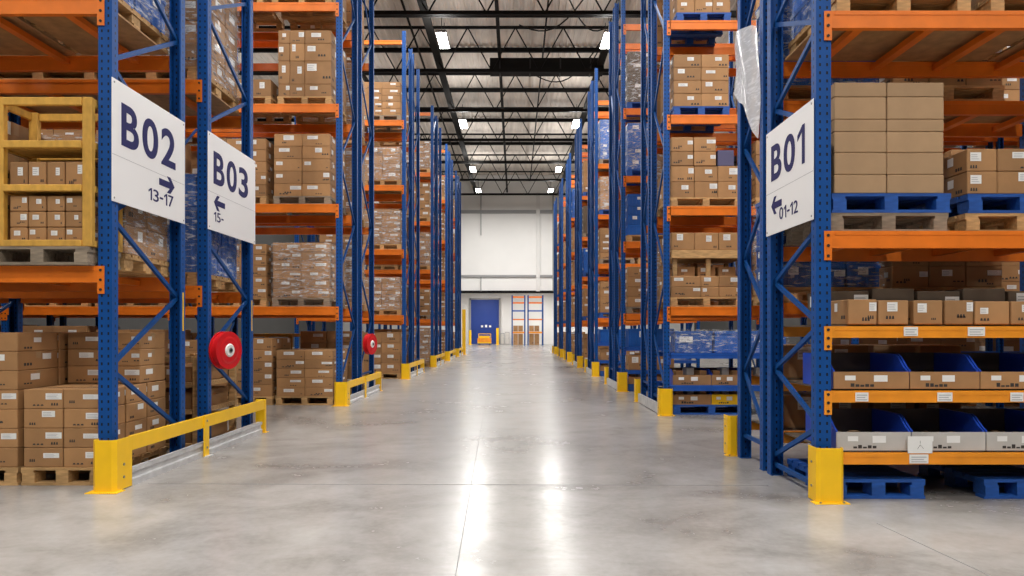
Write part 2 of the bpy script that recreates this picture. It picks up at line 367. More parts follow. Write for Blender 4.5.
# ------------------------------------------------------------------ racks
def upright_mesh(h, flip, uw, ud):
    def mk():
        b = MB(); w, dp, t, lip = uw, ud, .006, .015
        pts = [(-w, 0), (w, 0), (w, dp), (w - lip, dp), (w - lip, dp - t), (w - t, dp - t), (w - t, t), (-w + t, t), (-w + t, dp - t), (-w + lip, dp - t), (-w + lip, dp), (-w, dp)]
        # a shallow groove down the web
        if flip: pts = [(x, -y) for x, y in pts][::-1]
        b.prism(pts, 'z', .006, h, 'upright')
        return b.mesh('upright')
    return cached(('up', h, flip, uw, ud), mk)
def foot_mesh():
    def mk():
        b = MB(); b.box(-.055, .055, -.0, .10, 0, .0055, 'brace')
        return b.mesh('foot_plate')
    return cached('foot', mk)
def beam_mesh(L, h, k, dp=.05):
    def mk():
        b = MB(); b.prism([(0, 0), (dp, 0), (dp, h - .03), (dp - .0, h), (0, h)], 'x', -L / 2, L / 2, k)
        b.prism([(-.004, h - .03), (0, h - .03), (0, h), (-.004, h)], 'x', -L / 2 + .02, L / 2 - .02, k)
        return b.mesh('beam')
    return cached(('beam', round(L, 3), h, k, dp), mk)
def conn_mesh(h, k):
    def mk():
        b = MB(); b.box(-.028, .028, -.006, .0, 0, h, k)
        for i in range(3): b.cyl((0, -.006, h * (.15 + .35 * i)), .011, -.006, 'y', 'black', 8)
        return b.mesh('connector')
    return cached(('conn', round(h, 3), k), mk)
def brace_mesh(dy, dz):
    def mk():
        b = MB(); b.bar((0, 0, 0), (0, dy, dz), .036, .026, 'brace'); return b.mesh('brace')
    return cached(('br', round(dy, 3), round(dz, 3)), mk)

def rack(label, side, xend, y0, dep, levels, height, bays=1, bw=2.7, step=.6, z0=.3, detail=1, first='front', group=None, tie=None, inner=True, strip=False, uw=.055, ud=.085):
    """side -1: the rack runs to -X from the aisle; levels: (top z, beam height, material)"""
    root = thing('pallet_rack', label, 'rack', (xend, y0, 0), 0, group)
    fx = [side * .055 + side * i * (bw + .11) for i in range(bays + 1)]
    for i, x in enumerate(fx):
        if i and not inner: continue
        for fl, yy in ((False, 0), (True, dep)):
            u = obj('upright', upright_mesh(height, fl, uw, ud), root, (x, yy, 0))
            if detail: obj('foot_plate', foot_mesh(), u, (0, 0 if not fl else -.10, 0))
            if strip and i == 0 and fl:
                b = MB(); b.box(-side * .0555, -side * .0575, -.055, -.03, 1.25, 1.62, 'yellow'); b.build('marking_strip', u)
        nodes = []; z = z0; k = 0 if first == 'front' else 1
        while z < height - .1: nodes.append((.045 if k % 2 == 0 else dep - .045, z)); z += step; k += 1
        if i > 1: continue
        for (ya, za), (yb, zb) in zip(nodes, nodes[1:]): obj('brace', brace_mesh(yb - ya, zb - za), root, (x, ya, za))
        obj('brace', brace_mesh(dep - .09, 0), root, (x, .045, nodes[0][1] - .08)); 
    for i in range(bays):
        cx = (fx[i] + fx[i + 1]) / 2; bl_ = bw + .106 - 2 * uw
        for (zt, h, k) in levels:
            for yy, fl in ((-.012, 0), (dep + .012, 1)):
                bo = obj('beam', beam_mesh(bl_, h, k), root, (cx, yy if not fl else yy - .05, zt - h))
                if detail:
                    for s in (-1, 1):
                        c = obj('connector', conn_mesh(h + .09, k), bo, (s * (bw / 2 + .026), 0.006 if not fl else .062, -.09))
    if tie:
        for i in range(bays): obj('top_tie', beam_mesh(bw - .004, .1, 'orange'), root, ((fx[i] + fx[i + 1]) / 2, 0, tie))
    return root
def support_bars(root, side, dep, z, bw=2.7, n=4, k='orange', bay=0):
    for i in range(n):
        x = side * (.11 + bay * (bw + .11) + bw * (i + .5) / n)
        b = MB(); b.box(-.035, .035, .042, dep - .042, -.05, -.002, k); b.build('support_bar', root, (x, 0, z))
def deck_panels(root, side, dep, z, bw=2.7, n=3, bay=0):
    for i in range(n):
        xa = .13 + bay * (bw + .11) + i * (bw - .04) / n; xb = xa + (bw - .04) / n - .06
        b = MB(); xs = sorted((side * xa, side * xb)); b.box(xs[0], xs[1], .06, dep - .06, 0, .016, 'deck'); b.build('deck_panel', root, (0, 0, z))

O = 'orange'; A = 'amber'; B_ = 'bluebeam'
LEV_L = [(1.66, .14, O), (3.38, .14, O), (5.06, .14, O), (6.76, .14, O)]
LEV_R = [(1.61, .13, O), (3.10, .13, O), (4.46, .13, O), (5.86, .13, O), (7.6, .12, O)]
# ---- left row with B02 / B03
XL0 = -3.195
L0F = rack('blue and orange pallet rack carrying the B02 sign', -1, XL0, 5.55, 1.23, [(1.765, .13, O), (3.90, .14, O), (5.7, .14, O)], 9.2, 4, step=.615, z0=.34, first='rear', strip=True)
L0R = rack('blue and orange pallet rack carrying the B03 sign', -1, XL0, 7.28, 1.26, [(1.72, .13, O), (3.86, .14, O), (5.7, .14, O)], 9.2, 4, step=.60, z0=.42, first='rear', strip=True)
for r_, dp in ((L0F, 1.23), (L0R, 1.26)):
    for z in (1.765, 3.90, 5.7):
        if r_ is L0R and z < 5: z -= .042
        support_bars(r_, -1, dp, z - .03); 
        if z > 3: deck_panels(r_, -1, dp, z)
# ---- right row with B01
XR0 = 2.215
R0F = rack('blue rack with amber picking shelves carrying the B01 sign', 1, XR0, 5.15, 1.0, [(.355, .085, A), (.81, .085, A), (1.285, .085, A), (1.985, .125, O), (3.60, .125, O), (5.3, .13, O)], 8.6, 4, step=.375, z0=.17, first='rear', strip=False)
R0R = rack('narrow blue rack back to back behind the B01 rack', 1, XR0, 6.25, .72, [(.355, .085, A), (.81, .085, A), (1.5, .1, O), (3.30, .12, O), (5.3, .13, O)], 8.6, 4, step=.55, z0=.3, first='front')
for r_, dp, zs in ((R0F, 1.0, (1.985, 3.6, 5.3)), (R0R, .72, (1.5, 3.3, 5.3))):
    for z in zs:
        support_bars(r_, 1, dp, z - .03, n=5)
        if z > 3: deck_panels(r_, 1, dp, z)
for z in (.355, .81, 1.285):
    for bay in (0, 1):
        b = MB(); b.box(.13 + bay * 2.81, 2.79 + bay * 2.81, .05, .95, 0, .012, 'darkbox'); b.build('shelf_board', R0F, (0, 0, z))
for z in (.355, .81):
    b = MB(); b.box(.13, 2.79, .05, .67, 0, .012, 'darkbox'); b.build('shelf_board', R0R, (0, 0, z))
# rows further on
LROWS = [(11.75, -2.90, 4), (18.3, -2.85, 1), (24.35, -2.83, 1), (29.4, -2.83, 1), (34.2, -2.83, 1)]
RROWS = [(10.4, 2.20, 4), (14.5, 2.19, 1), (19.3, 2.19, 1), (23.9, 2.19, 1), (28.5, 2.19, 1), (33.2, 2.19, 1), (38.0, 2.19, 1)]
RK = {}
for i, (y, x, nb) in enumerate(LROWS):
    n = NTH[i + 1]
    RK['L%df' % (i + 1)] = rack('front rack of the %s left double row from the camera' % n, -1, x, y, 1.2, LEV_L, 9.1, nb, step=.95, z0=.35, uw=.05, ud=.065, detail=1 if i < 2 else 0, tie=8.75 if i > 0 else None)
    RK['L%dr' % (i + 1)] = rack('rear rack of the %s left double row from the camera' % n, -1, x, y + 1.5, 1.2, LEV_L, 9.1, nb, step=.95, z0=.5, uw=.047, ud=.065, detail=0, tie=None)
for i, (y, x, nb) in enumerate(RROWS):
    n = NTH[i + 1]; lev = LEV_R + ([(.44, .08, B_), (.92, .08, B_)] if i < 3 else [])
    RK['R%df' % (i + 1)] = rack('front rack of the %s right double row from the camera' % n, 1, x, y, 1.0, lev, 8.5, nb, step=.9, z0=.3, uw=.043, ud=.06, detail=1 if i < 2 else 0)
    RK['R%dr' % (i + 1)] = rack('rear rack of the %s right double row from the camera' % n, 1, x, y + 1.2, .72, LEV_R, 8.5, nb, step=.9, z0=.45, uw=.043, ud=.06, detail=0)
# two small racks by the end wall
for i, (pa, pb, lb) in enumerate(((511.5, 525.5, 'small blue rack at the end wall, next to the grey cabinets'), (527.5, 543.5, 'small blue rack at the end wall, farther from the grey cabinets'))):
    xa, xb = wx(pa, 60.5), wx(pb, 60.5)
    rack(lb, 1, xa, 60.5, 1.0, [(1.2, .16, A), (2.3, .1, O), (3.05, .1, B_), (3.75, .1, O), (4.25, .1, O)], 4.35, 1, bw=xb - xa - .22, step=.6, detail=0)
b = MB()

# ------------------------------------------------------------------ pallets
def pallet_meshes(w, d, k):
    def mk():
        dk = MB(); nb = 7; bw = d / (nb + (nb - 1) * .28)
        for i in range(nb): y = -d / 2 + i * bw * 1.28; dk.box(-w / 2, w / 2, y, y + bw, .122, .144, k)
        for x in (-w / 2 + .05, 0, w / 2 - .05): dk.box(x - .05, x + .05, -d / 2, d / 2, .1, .122, k)
        bl = MB(); bl.box(-.05, .05, -.07, .07, .022, .1, k)
        sk = MB()
        sk.box(-w / 2, w / 2, -.05, .05, 0, .022, k)
        return dk.mesh('deck'), bl.mesh('block'), sk.mesh('skid')
    return cached(('pal', round(w, 3), round(d, 3), k), mk)
def pallet_one(w, d, k):
    def mk():
        b = MB(); nb = 7; bw = d / (nb + (nb - 1) * .28)
        for i in range(nb): y = -d / 2 + i * bw * 1.28; b.box(-w / 2, w / 2, y, y + bw, .118, .144, k)
        for x in (-w / 2 + .05, 0, w / 2 - .05):
            for y in (-d / 2 + .05, 0, d / 2 - .05): b.box(x - .055, x + .055, y - .05, y + .05, .022, .118, k)
        for y in (-d / 2 + .05, 0, d / 2 - .05): b.box(-w / 2, w / 2, y - .05, y + .05, 0, .022, k)
        return b.mesh('pallet')
    return cached(('pal1', round(w, 3), round(d, 3), k), mk)
KN = {'wood': 'pine', 'greywood': 'weathered grey', 'bluewood': 'blue', 'yellowwood': 'yellow'}
def pallet(x, y, z, w, d, k, where, near=True, group=None):
    lb = '%s pallet %s' % (KN[k], where)
    z += .001
    if not near:
        o = obj('pallet', pallet_one(w, d, k), None, (x, y, z)); LASTPAL.append(o.name); tag(o, lb, 'pallet', group); return o
    t = thing('pallet', lb, 'pallet', (x, y, z), 0, group)
    dk, bl, sk = pallet_meshes(w, d, k); obj('deck', dk, t)
    for yy in (-d / 2 + .05, 0, d / 2 - .05):
        obj('skid', sk, t, (0, yy, 0))
        for xx in (-w / 2 + .06, 0, w / 2 - .06): obj('block', bl, t, (xx, yy if abs(yy) < .01 else yy + (-.02 if yy > 0 else .02), 0))
    return t

# ------------------------------------------------------------------ cartons
FILLPAL = []; LASTPAL = []
SPEC = []      # every carton: dict; the largest in view become objects of their own, the rest one mass
def carton_mb(w, d, h, k, var, side, labels=True, sharp=False):
    b = MB(); c = min(.006, h * .05)
    if sharp: b.box(-w / 2, w / 2, -d / 2, d / 2, 0, h, k)
    else: b.cbox(-w / 2, w / 2, -d / 2, d / 2, 0, h, k, c)
    e = .0012
    if k in ('kraft', 'kraft_many', 'tan'):
        b.poly([(-w / 2 + c, -.03, h + e), (w / 2 - c, -.03, h + e), (w / 2 - c, .03, h + e), (-w / 2 + c, .03, h + e)], 'tape')
        sx = side * (w / 2 + e)      # side towards the aisle
        z1 = h - c; z2 = h * .62
        b.poly([(sx, -.03, z1), (sx, .03, z1), (sx, .03, z2), (sx, -.03, z2)], 'tape')
        rnd = random.Random(hash((round(w, 2), var)) & 0xffff)
        # printed marks, front and aisle side
        for q in range((1 if var % 3 else 2) if k != 'tan' else 0):
            mw, mh = w * rnd.uniform(.04, .09), h * rnd.uniform(.07, .16); mx, mz = w * rnd.uniform(-.42, .36), h * rnd.uniform(.12, .3)
            for j in range(3):
                xa = mx + j * mw * 1.25
                if xa + mw < w / 2 - c: b.poly([(xa, -d / 2 - e, mz), (xa + mw, -d / 2 - e, mz), (xa + mw * .8, -d / 2 - e, mz + mh), (xa + mw * .2, -d / 2 - e, mz + mh * .9)], 'ink')
                if q: continue
                ya = -d * .35 + j * d * .07
                b.poly([(sx, ya, mz), (sx, ya + d * .05, mz), (sx, ya + d * .05, mz + mh), (sx, ya, mz + mh)], 'ink')
    return b
def label_mbs(w, d, h, var, side):
    b = MB(); rnd = random.Random(var * 31 + int(w * 100)); e = .0022
    lw, lh = min(w * rnd.uniform(.22, .42), .2), min(h * rnd.uniform(.22, .4), .12)
    x = w * rnd.uniform(-.42, .02) if var % 3 else w * .48 - lw; z = h * rnd.uniform(.45, .58)
    b.poly([(x, -d / 2 - e, z), (x + lw, -d / 2 - e, z), (x + lw, -d / 2 - e, z + lh), (x, -d / 2 - e, z + lh)], 'paper')
    for j in range(3):
        zz = z + lh * (.2 + .24 * j); b.poly([(x + lw * .08, -d / 2 - e * 1.5, zz), (x + lw * rnd.uniform(.5, .9), -d / 2 - e * 1.5, zz), (x + lw * .7, -d / 2 - e * 1.5, zz + lh * .08), (x + lw * .08, -d / 2 - e * 1.5, zz + lh * .08)], 'line')
    sx = side * (w / 2 + e); y = d * rnd.uniform(-.3, .1); c = MB()
    c.poly([(sx, y, z), (sx, y + lw * .9, z), (sx, y + lw * .9, z + lh), (sx, y, z + lh)], 'paper')
    return b, c
def add_carton(x0, x1, y0, y1, z0, z1, label, group, side, k='kraft', var=None, rz=0, name='carton', cat='carton', lab=True):
    SPEC.append(dict(c=((x0 + x1) / 2, (y0 + y1) / 2, z0), s=(round(x1 - x0 - .006, 3), round(y1 - y0 - .006, 3), round(z1 - z0 - .002, 4)), label=label, group=group, side=side, k=k,
                     var=random.randrange(6) if var is None else var, rz=rz, name=name, cat=cat, lab=lab))
def load(xa, xb, y0, dep, z, zt, nx, nz, phrase, side, ny=2, k='kraft', cols=None, rows=None, pal='wood', palw=None, near=True, where=None, only=None, npal=1, palkinds=None, jit=.002, name=None, lab=True, film=False, stepback=0.):
    """cartons nx by ny by nz on a pallet; xa < xb; side: +1 when the aisle lies at +X"""
    zz = z
    for i in range(npal):
        if pal:
            kk = palkinds[i] if palkinds else pal
            pw = (palw or (xb - xa)) + .02
            pallet((xa + xb) / 2 + (.02 * (i - .5) if npal > 1 else 0), y0 + dep / 2, zz, pw, dep, kk, (('lowest ' if i == 0 else 'upper ') if npal > 1 else '') + 'under ' + phrase if False else ('carrying the ' if i == npal - 1 else 'lowest under the ') + phrase, near)
            zz += .146
    cx = cols or [xa + (xb - xa) * i / nx for i in range(nx + 1)]
    rz_ = rows or [zz + (zt - zz) * i / nz for i in range(nz + 1)]
    nx, nz = len(cx) - 1, len(rz_) - 1
    noun = name or 'carton'
    for iz in range(nz):
        for ix in range(nx):
            for iy in range(ny):
                aisle = ix == (nx - 1 if side > 0 else 0)
                if not (iy == 0 or aisle or iz == nz - 1): continue
                ya = y0 + dep * iy / ny + .01; yb = y0 + dep * (iy + 1) / ny - .005
                lay = 'top' if iz == nz - 1 else ORD[iz]
                colw = {1: ['single'], 2: ['left', 'right'], 3: ['left', 'middle', 'right']}.get(nx, NTH)[ix]
                dpw = 'front' if iy == 0 else ('rear' if iy == ny - 1 else 'middle')
                j1, j2 = random.uniform(-jit, jit), random.uniform(-jit, jit)
                lb = '%s, %s %s column, %s layer, %s' % (noun, dpw, colw, lay, phrase)
                add_carton(cx[ix] + j1, cx[ix + 1] + j1, ya + j2, yb + j2, rz_[iz], rz_[iz + 1], lb, 'cartons of the ' + phrase, side, k, None, random.uniform(-.004, .004), name or 'carton', 'crate' if name and 'crate' in name else 'carton', lab)
    if film: FILMS.append((xa, xb, y0, dep, zz, rz_[-1], phrase))
FILMS = []

# --- left row 0, front rack
ZP = .146
# ground: far-left stack and the stepped stack behind the yellow guard
load(-4.95, -4.03, 5.66, 1.05, 0, 1.24, 2, 7, 'tall ground stack at the picture edge', 1)
load(-3.985, -3.34, 5.66, 1.05, 0, .78, 2, 4, 'stepped ground stack beside the yellow guard', 1, ny=3)
for iz in range(3):
    for ix in range(2):
        xa = -4.0 + ix * .33; lay = ['lower', 'middle', 'top'][iz]
        add_carton(xa, xa + .325, 6.25, 6.70, .785 + iz * .152, .785 + (iz + 1) * .152, 'carton, %s column, %s layer of the step atop the ground stack' % (NTH[ix], lay), 'cartons of the step atop the ground stack', 1)
# level one: yellow timber crate in front, wrapped load behind
zl = 1.766
def timber_crate(x0, x1, y0, y1, z, h, label, wm='yellowwood'):
    t = thing('timber_crate', label, 'crate', ((x0 + x1) / 2, (y0 + y1) / 2, z)); w, d_ = (x1 - x0) / 2, (y1 - y0) / 2
    for sx in (-1, 1):
        for sy in (-1, 1):
            b = MB(); b.cbox(sx * w - (.075 if sx > 0 else 0), sx * w + (0 if sx > 0 else .075), sy * d_ - (.05 if sy > 0 else 0), sy * d_ + (0 if sy > 0 else .05), 0, h, wm, .004); b.build('post', t)
    for zz, hh in ((0, .05), (h * .37, .05), (h * .66, .055), (h - .065, .06)):
        for sy in (-1, 1):
            b = MB(); b.cbox(-w + .076, w - .076, sy * d_ - (.03 if sy > 0 else .012), sy * d_ + (.012 if sy > 0 else .03), zz, zz + hh, wm, .003); b.build('rail', t)
        for sx in (-1, 1):
            b = MB(); b.cbox(sx * w - (.03 if sx > 0 else 0), sx * w + (0 if sx > 0 else .03), -d_ + .051, d_ - .051, zz, zz + hh, wm, .003); b.build('rail', t)
    for zz in (0.012, h * .37 + .012, h * .66 + .012):
        b = MB(); n = 5; ww = (2 * d_ - .1) / n
        for i in range(n): b.box(-w + .03, w - .03, -d_ + .05 + i * ww, -d_ + .05 + (i + .85) * ww, zz, zz + .018, wm)
        b.build('shelf_slat', t)
    return t
pallet(-3.73, 5.69, zl, .80, .46, 'greywood', 'under the yellow timber crate beside the B02 sign')
CZ = zl + .147; CH = 1.17
timber_crate(-4.08, -3.315, 5.48, 5.92, CZ, CH, 'yellow timber crate holding cartons beside the B02 sign')
for iz in range(3):
    for ix in range(4):
        xa = -3.985 + ix * .146
        add_carton(xa, xa + .143, 5.515, 5.85, CZ + .032 + iz * .125, CZ + .155 + iz * .125, 'small carton, %s column, %s layer, lower bay of the yellow crate' % (NTH[ix], ['bottom', 'middle', 'top'][iz]), 'cartons in the lower bay of the yellow crate', 1)
for ix in range(4):
    xa = -3.985 + ix * .146
    add_carton(xa, xa + .143, 5.515, 5.85, CZ + CH * .37 + .032, CZ + CH * .37 + .24, 'small carton, %s column, middle bay of the yellow crate' % NTH[ix], 'cartons in the middle bay of the yellow crate', 1)
load(-4.08, -3.33, 5.965, .76, zl, 2.93, 2, 4, 'wrapped load below the B02 sign', 1, ny=2, pal='wood', film=True)
load(-5.3, -4.2, 5.62, 1.1, zl, 3.0, 3, 4, 'load on first level next to the yellow crate', 1)
load(-4.25, -3.34, 5.62, 1.1, 3.902 + .016, 5.1, 2, 3, 'blue load above the B02 sign', 1, k='plastic', name='plastic_crate', film=True)
load(-5.5, -4.4, 5.62, 1.1, 3.902 + .016, 5.2, 3, 4, 'load on second level at the picture edge', 1)
# left row 0, rear rack
timber_crate(-3.93, -3.36, 7.45, 8.45, .002, .98, 'tall rough timber crate on the floor behind the hose reel', 'wood')
for iz in range(3):
    add_carton(-3.86, -3.43, 7.52, 8.36, .035 + iz * .105 if iz == 0 else .40 + (iz - 1) * .30, .30 if iz == 0 else .60 + (iz - 1) * .27, '%s carton inside the timber crate behind the hose reel' % ['Lowest', 'Middle', 'Uppermost'][iz], 'cartons inside the timber crate', 1)
load(-4.38, -3.97, 7.34, 1.1, 0, 1.15, 1, 5, 'ground load beside the timber crate', 1)
load(-5.6, -4.42, 7.34, 1.1, 0, 1.2, 3, 5, 'second ground load under the B03 rack', 1)
load(-4.3, -3.34, 7.34, 1.1, 1.721, 2.9, 2, 3, 'blue load below the B03 sign', 1, k='plastic', name='plastic_crate', pal='wood', film=True)
load(-5.6, -4.42, 7.34, 1.1, 1.721, 3.0, 3, 5, 'second load on first level under B03', 1)
load(-4.3, -3.34, 7.34, 1.1, 3.862 + .016, 5.5, 2, 6, 'tall wrapped load above the B03 sign', 1, ny=3, film=True)
load(-5.6, -4.42, 7.34, 1.1, 3.862 + .016, 5.1, 3, 4, 'second load above the B03 sign', 1)
# --- left row 1
y1 = 11.80; P1 = 'second left row'
load(-4.03, -3.07, y1, 1.05, 0, .93, 2, 5, 'aisle-end ground load, ' + P1, 1)
load(-4.78, -4.10, y1, 1.05, 0, 1.13, 2, 5, 'second ground load, ' + P1, 1)
load(-5.65, -4.87, y1, 1.05, 0, 1.1, 2, 5, 'third ground load, ' + P1, 1)
load(-4.09, -3.13, y1, 1.1, 1.661, 2.74, 2, 6, 'aisle-end first-level load, ' + P1, 1, pal='greywood', film=True)
load(-5.2, -4.2, y1, 1.1, 1.661, 2.72, 3, 5, 'second first-level load, ' + P1, 1)
load(-4.07, -3.12, y1, 1.1, 3.381, 4.58, 2, 5, 'aisle-end second-level load, ' + P1, 1, ny=3, pal='greywood')
load(-5.2, -4.2, y1, 1.1, 3.381, 4.5, 3, 5, 'second second-level load, ' + P1, 1)
zz = 5.061 + ZP
load(-4.00, -3.10, y1, 1.1, 5.061, 6.3, 3, 4, 'aisle-end third-level load, ' + P1, 1, rows=[zz, zz + .21, zz + .60, zz + .90, zz + 1.12], cols=[-4.0, -3.8, -3.55, -3.10])
load(-4.85, -4.12, y1, 1.1, 5.061, 5.5, 2, 1, 'low third-level load, ' + P1, 1)
load(-4.10, -3.10, y1, 1.1, 6.761, 7.8, 3, 4, 'aisle-end fourth-level load, ' + P1, 1)
load(-5.3, -4.25, y1, 1.1, 6.761, 7.9, 3, 4, 'second fourth-level load, ' + P1, 1)
for li, (zb, top) in enumerate(((0, 1.25), (1.661, 2.95), (3.381, 4.75), (5.061, 6.35), (6.761, 7.9))):
    load(-4.1, -3.1, y1 + 1.55, 1.05, zb, top, 2, 5, 'aisle-end %s load, rear of %s' % (['ground', 'first-level', 'second-level', 'third-level', 'fourth-level'][li], P1), 1, near=False, film=(li in (1, 2, 3)))
timber_crate(-5.1, -4.25, y1 + 1.55, y1 + 2.5, .002, 1.2, 'yellow timber crate standing behind the ground loads of the second left row')
# --- further left rows
LVN = ['ground', 'first-level', 'second-level', 'third-level', 'fourth-level', 'fifth-level']
rng = random.Random(5)
for ri in range(1, 5):
    yy, xx, nb = LROWS[ri]; pn = NTH[ri + 1] + ' left row'
    for li, zb in enumerate((0, 1.661, 3.381, 5.061, 6.761)):
        sp = 1.5 if zb else 1.45
        h = rng.uniform(.95, 1.38)
        xb = xx - .15; xa = xb - rng.uniform(.95, 1.05); nz = rng.choice((4, 5, 5, 6))
        film = ri < 3 and rng.random() < .5
        load(xa, xb, yy + .04, 1.05, zb, zb + h, 2, nz, 'aisle-end %s load, %s' % (LVN[li], pn), 1, near=False, pal=rng.choice(('wood', 'wood', 'greywood')), film=film)
        load(xa - 1.15, xa - .12, yy + .04, 1.05, zb, zb + rng.uniform(.9, 1.35), 2, nz, 'second %s load, %s' % (LVN[li], pn), 1, near=False)
        load(xb - 1.0, xb, yy + 1.55, 1.05, zb, zb + rng.uniform(.9, 1.35), 2, nz, 'aisle-end %s load, rear of %s' % (LVN[li], pn), 1, near=False)
# --- right row 0
PR = 'under the B01 sign'
zA = 1.986
ys = [wz(p, 5.25) for p in (197, 175, 153, 132, 120, 97.5, 83)]
ys[0] = zA + 2 * .146
load(2.385, 3.21, 5.22, .86, zA, ys[-1], 2, 6, 'tall plain load next to the B01 sign', -1, k='tan', lab=False, rows=ys, palkinds=('greywood', 'bluewood'), npal=2, palw=.87, cols=[2.385, 2.78, 3.21])
load(3.39, 4.25, 5.24, .86, zA, wz(150, 5.3), 3, 2, 'low load beside the tall plain load', -1, k='kraft', palkinds=('wood', 'bluewood'), npal=2, cols=[3.39, 3.62, 4.0, 4.25])
load(2.40, 3.4, 5.22, .9, 3.601 + .016, 4.7, 3, 4, 'blue load above the B01 sign', -1, k='plastic', name='plastic_crate', film=True)
load(3.55, 4.6, 5.22, .9, 3.601 + .016, 4.6, 3, 4, 'second load above the B01 sign', -1)
# shelf with single cartons
d = 5.2; zs = 1.285 + .013
for i, (pa, pb, pt) in enumerate(((846, 875.5, 301), (876.3, 907, 302), (911.5, 941, 302), (942.5, 971.5, 302), (972.3, 1007.5, 303), (1008.3, 1040, 303), (1041, 1072, 302))):
    add_carton(wx(pa, d), wx(pb, d), 5.17, 5.50, zs, zs + (wz(pt, d) - 1.285), '%s carton from the B01 post in the front row of the top picking shelf' % NTH[i].capitalize(), 'front cartons of the top picking shelf', -1, var=i)
for i in range(5):
    x = 2.46 + i * .36
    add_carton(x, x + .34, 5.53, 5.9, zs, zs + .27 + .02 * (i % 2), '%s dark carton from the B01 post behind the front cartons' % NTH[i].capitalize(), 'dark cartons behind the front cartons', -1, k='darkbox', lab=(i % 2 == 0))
# --- right row 0 rear
load(2.36, 3.3, 6.30, .6, 1.501, 2.5, 3, 4, 'blue load behind the B01 rack', -1, k='plastic', name='plastic_crate', film=True)
load(3.4, 4.4, 6.30, .6, 1.501, 2.4, 3, 4, 'second load on the rack behind B01', -1)
load(2.36, 3.3, 6.30, .6, 3.301 + .016, 4.4, 3, 4, 'upper blue load behind the B01 rack', -1, k='plastic', name='plastic_crate', film=True)
load(3.4, 4.4, 6.30, .6, 3.301 + .016, 4.2, 3, 4, 'upper second load on the rack behind B01', -1)
for i in range(4):
    for j, zb in enumerate((.368, .823)):
        x = 2.40 + i * .42
        add_carton(x, x + .38, 6.33, 6.8, zb, zb + .3, '%s carton from the post on the %s shelf behind B01' % (NTH[i], ['lower', 'upper'][j]), 'cartons on the shelves behind B01', -1, k='kraft' if i % 2 else 'tan')
# --- right row 1
y1 = 10.45; P1 = 'second right row'
zz = 1.611
load(2.33, 3.40, y1, .9, zz, wz(276, 10.45), 3, 2, 'lower half-load first-level, ' + P1, -1, cols=[2.33, 2.78, 3.05, 3.40])
zt = wz(276, 10.45)
t = thing('timber_crate', 'open timber frame between the two half-loads of the second right row', 'crate', (2.9, y1 + .45, zt))
for sx in (-.5, 0, .5):
    for sy in (-.38, .38):
        b = MB(); b.box(sx - .03, sx + .03, sy - .03, sy + .03, 0, .27, 'wood'); b.build('post', t)
b = MB(); b.box(-.56, .56, -.45, .45, .27, .295, 'wood'); b.box(-.56, .56, -.45, -.40, .295, .37, 'wood'); b.box(-.56, .56, .40, .45, .295, .37, 'wood'); b.box(-.56, .56, -.45, .45, .37, .39, 'wood'); b.build('deck', t)
for i in range(3):
    add_carton(2.45 + i * .31, 2.72 + i * .31, y1 + .12, y1 + .7, zt, zt + .15, '%s small carton inside the open timber frame of the second right row' % NTH[i].capitalize(), 'small cartons in the open timber frame', -1)
load(2.33, 3.40, y1, .9, zt + .391, zt + .391 + .26, 3, 1, 'upper half-load first-level, ' + P1, -1, pal=None)
zz = 3.101
load(2.33, 3.38, y1, .95, zz, zz + ZP + .47, 3, 2, 'wide second-level load, ' + P1, -1)
z3 = zz + ZP + .472
for iz in range(2):
    for ix in range(2):
        add_carton(2.33 + ix * .34, 2.665 + ix * .34, y1, y1 + .5, z3 + iz * .215, z3 + (iz + 1) * .215 - .002, '%s carton, %s layer, atop the wide second-level load, second right row' % (NTH[ix].capitalize(), ['lower', 'upper'][iz]), 'cartons atop the wide second-level load', -1)
add_carton(3.03, 3.28, y1 + .02, y1 + .5, z3, z3 + .24, 'Dark purple tote beside the cartons atop the wide second-level load', None, -1, k='purple', name='tote', cat='tote', lab=False)
load(2.37, 3.20, y1, .95, 4.461, 4.461 + ZP + .78, 2, 4, 'aisle-end third-level load, ' + P1, -1, pal='bluewood')
load(2.42, 3.22, y1, .95, 5.861, 5.861 + 1.2, 3, 5, 'aisle-end fourth-level load, ' + P1, -1, pal='bluewood')
load(3.6, 4.6, y1, .95, 1.611, 2.6, 3, 4, 'second first-level load, ' + P1, -1)
load(3.6, 4.6, y1, .95, 3.101, 4.1, 3, 4, 'second second-level load, ' + P1, -1)
load(3.6, 4.6, y1, .95, 4.461, 5.4, 3, 4, 'second third-level load, ' + P1, -1)
load(3.6, 4.6, y1, .95, 5.861, 7.0, 3, 4, 'second fourth-level load, ' + P1, -1)
for li, zb in enumerate((1.611, 3.101, 4.461, 5.861)):
    load(2.35, 3.3, y1 + 1.2, .62, zb, zb + 1.1, 3, 4, 'aisle-end %s load, rear of %s' % (LVN[li + 1], P1), -1, near=False, film=li < 2)
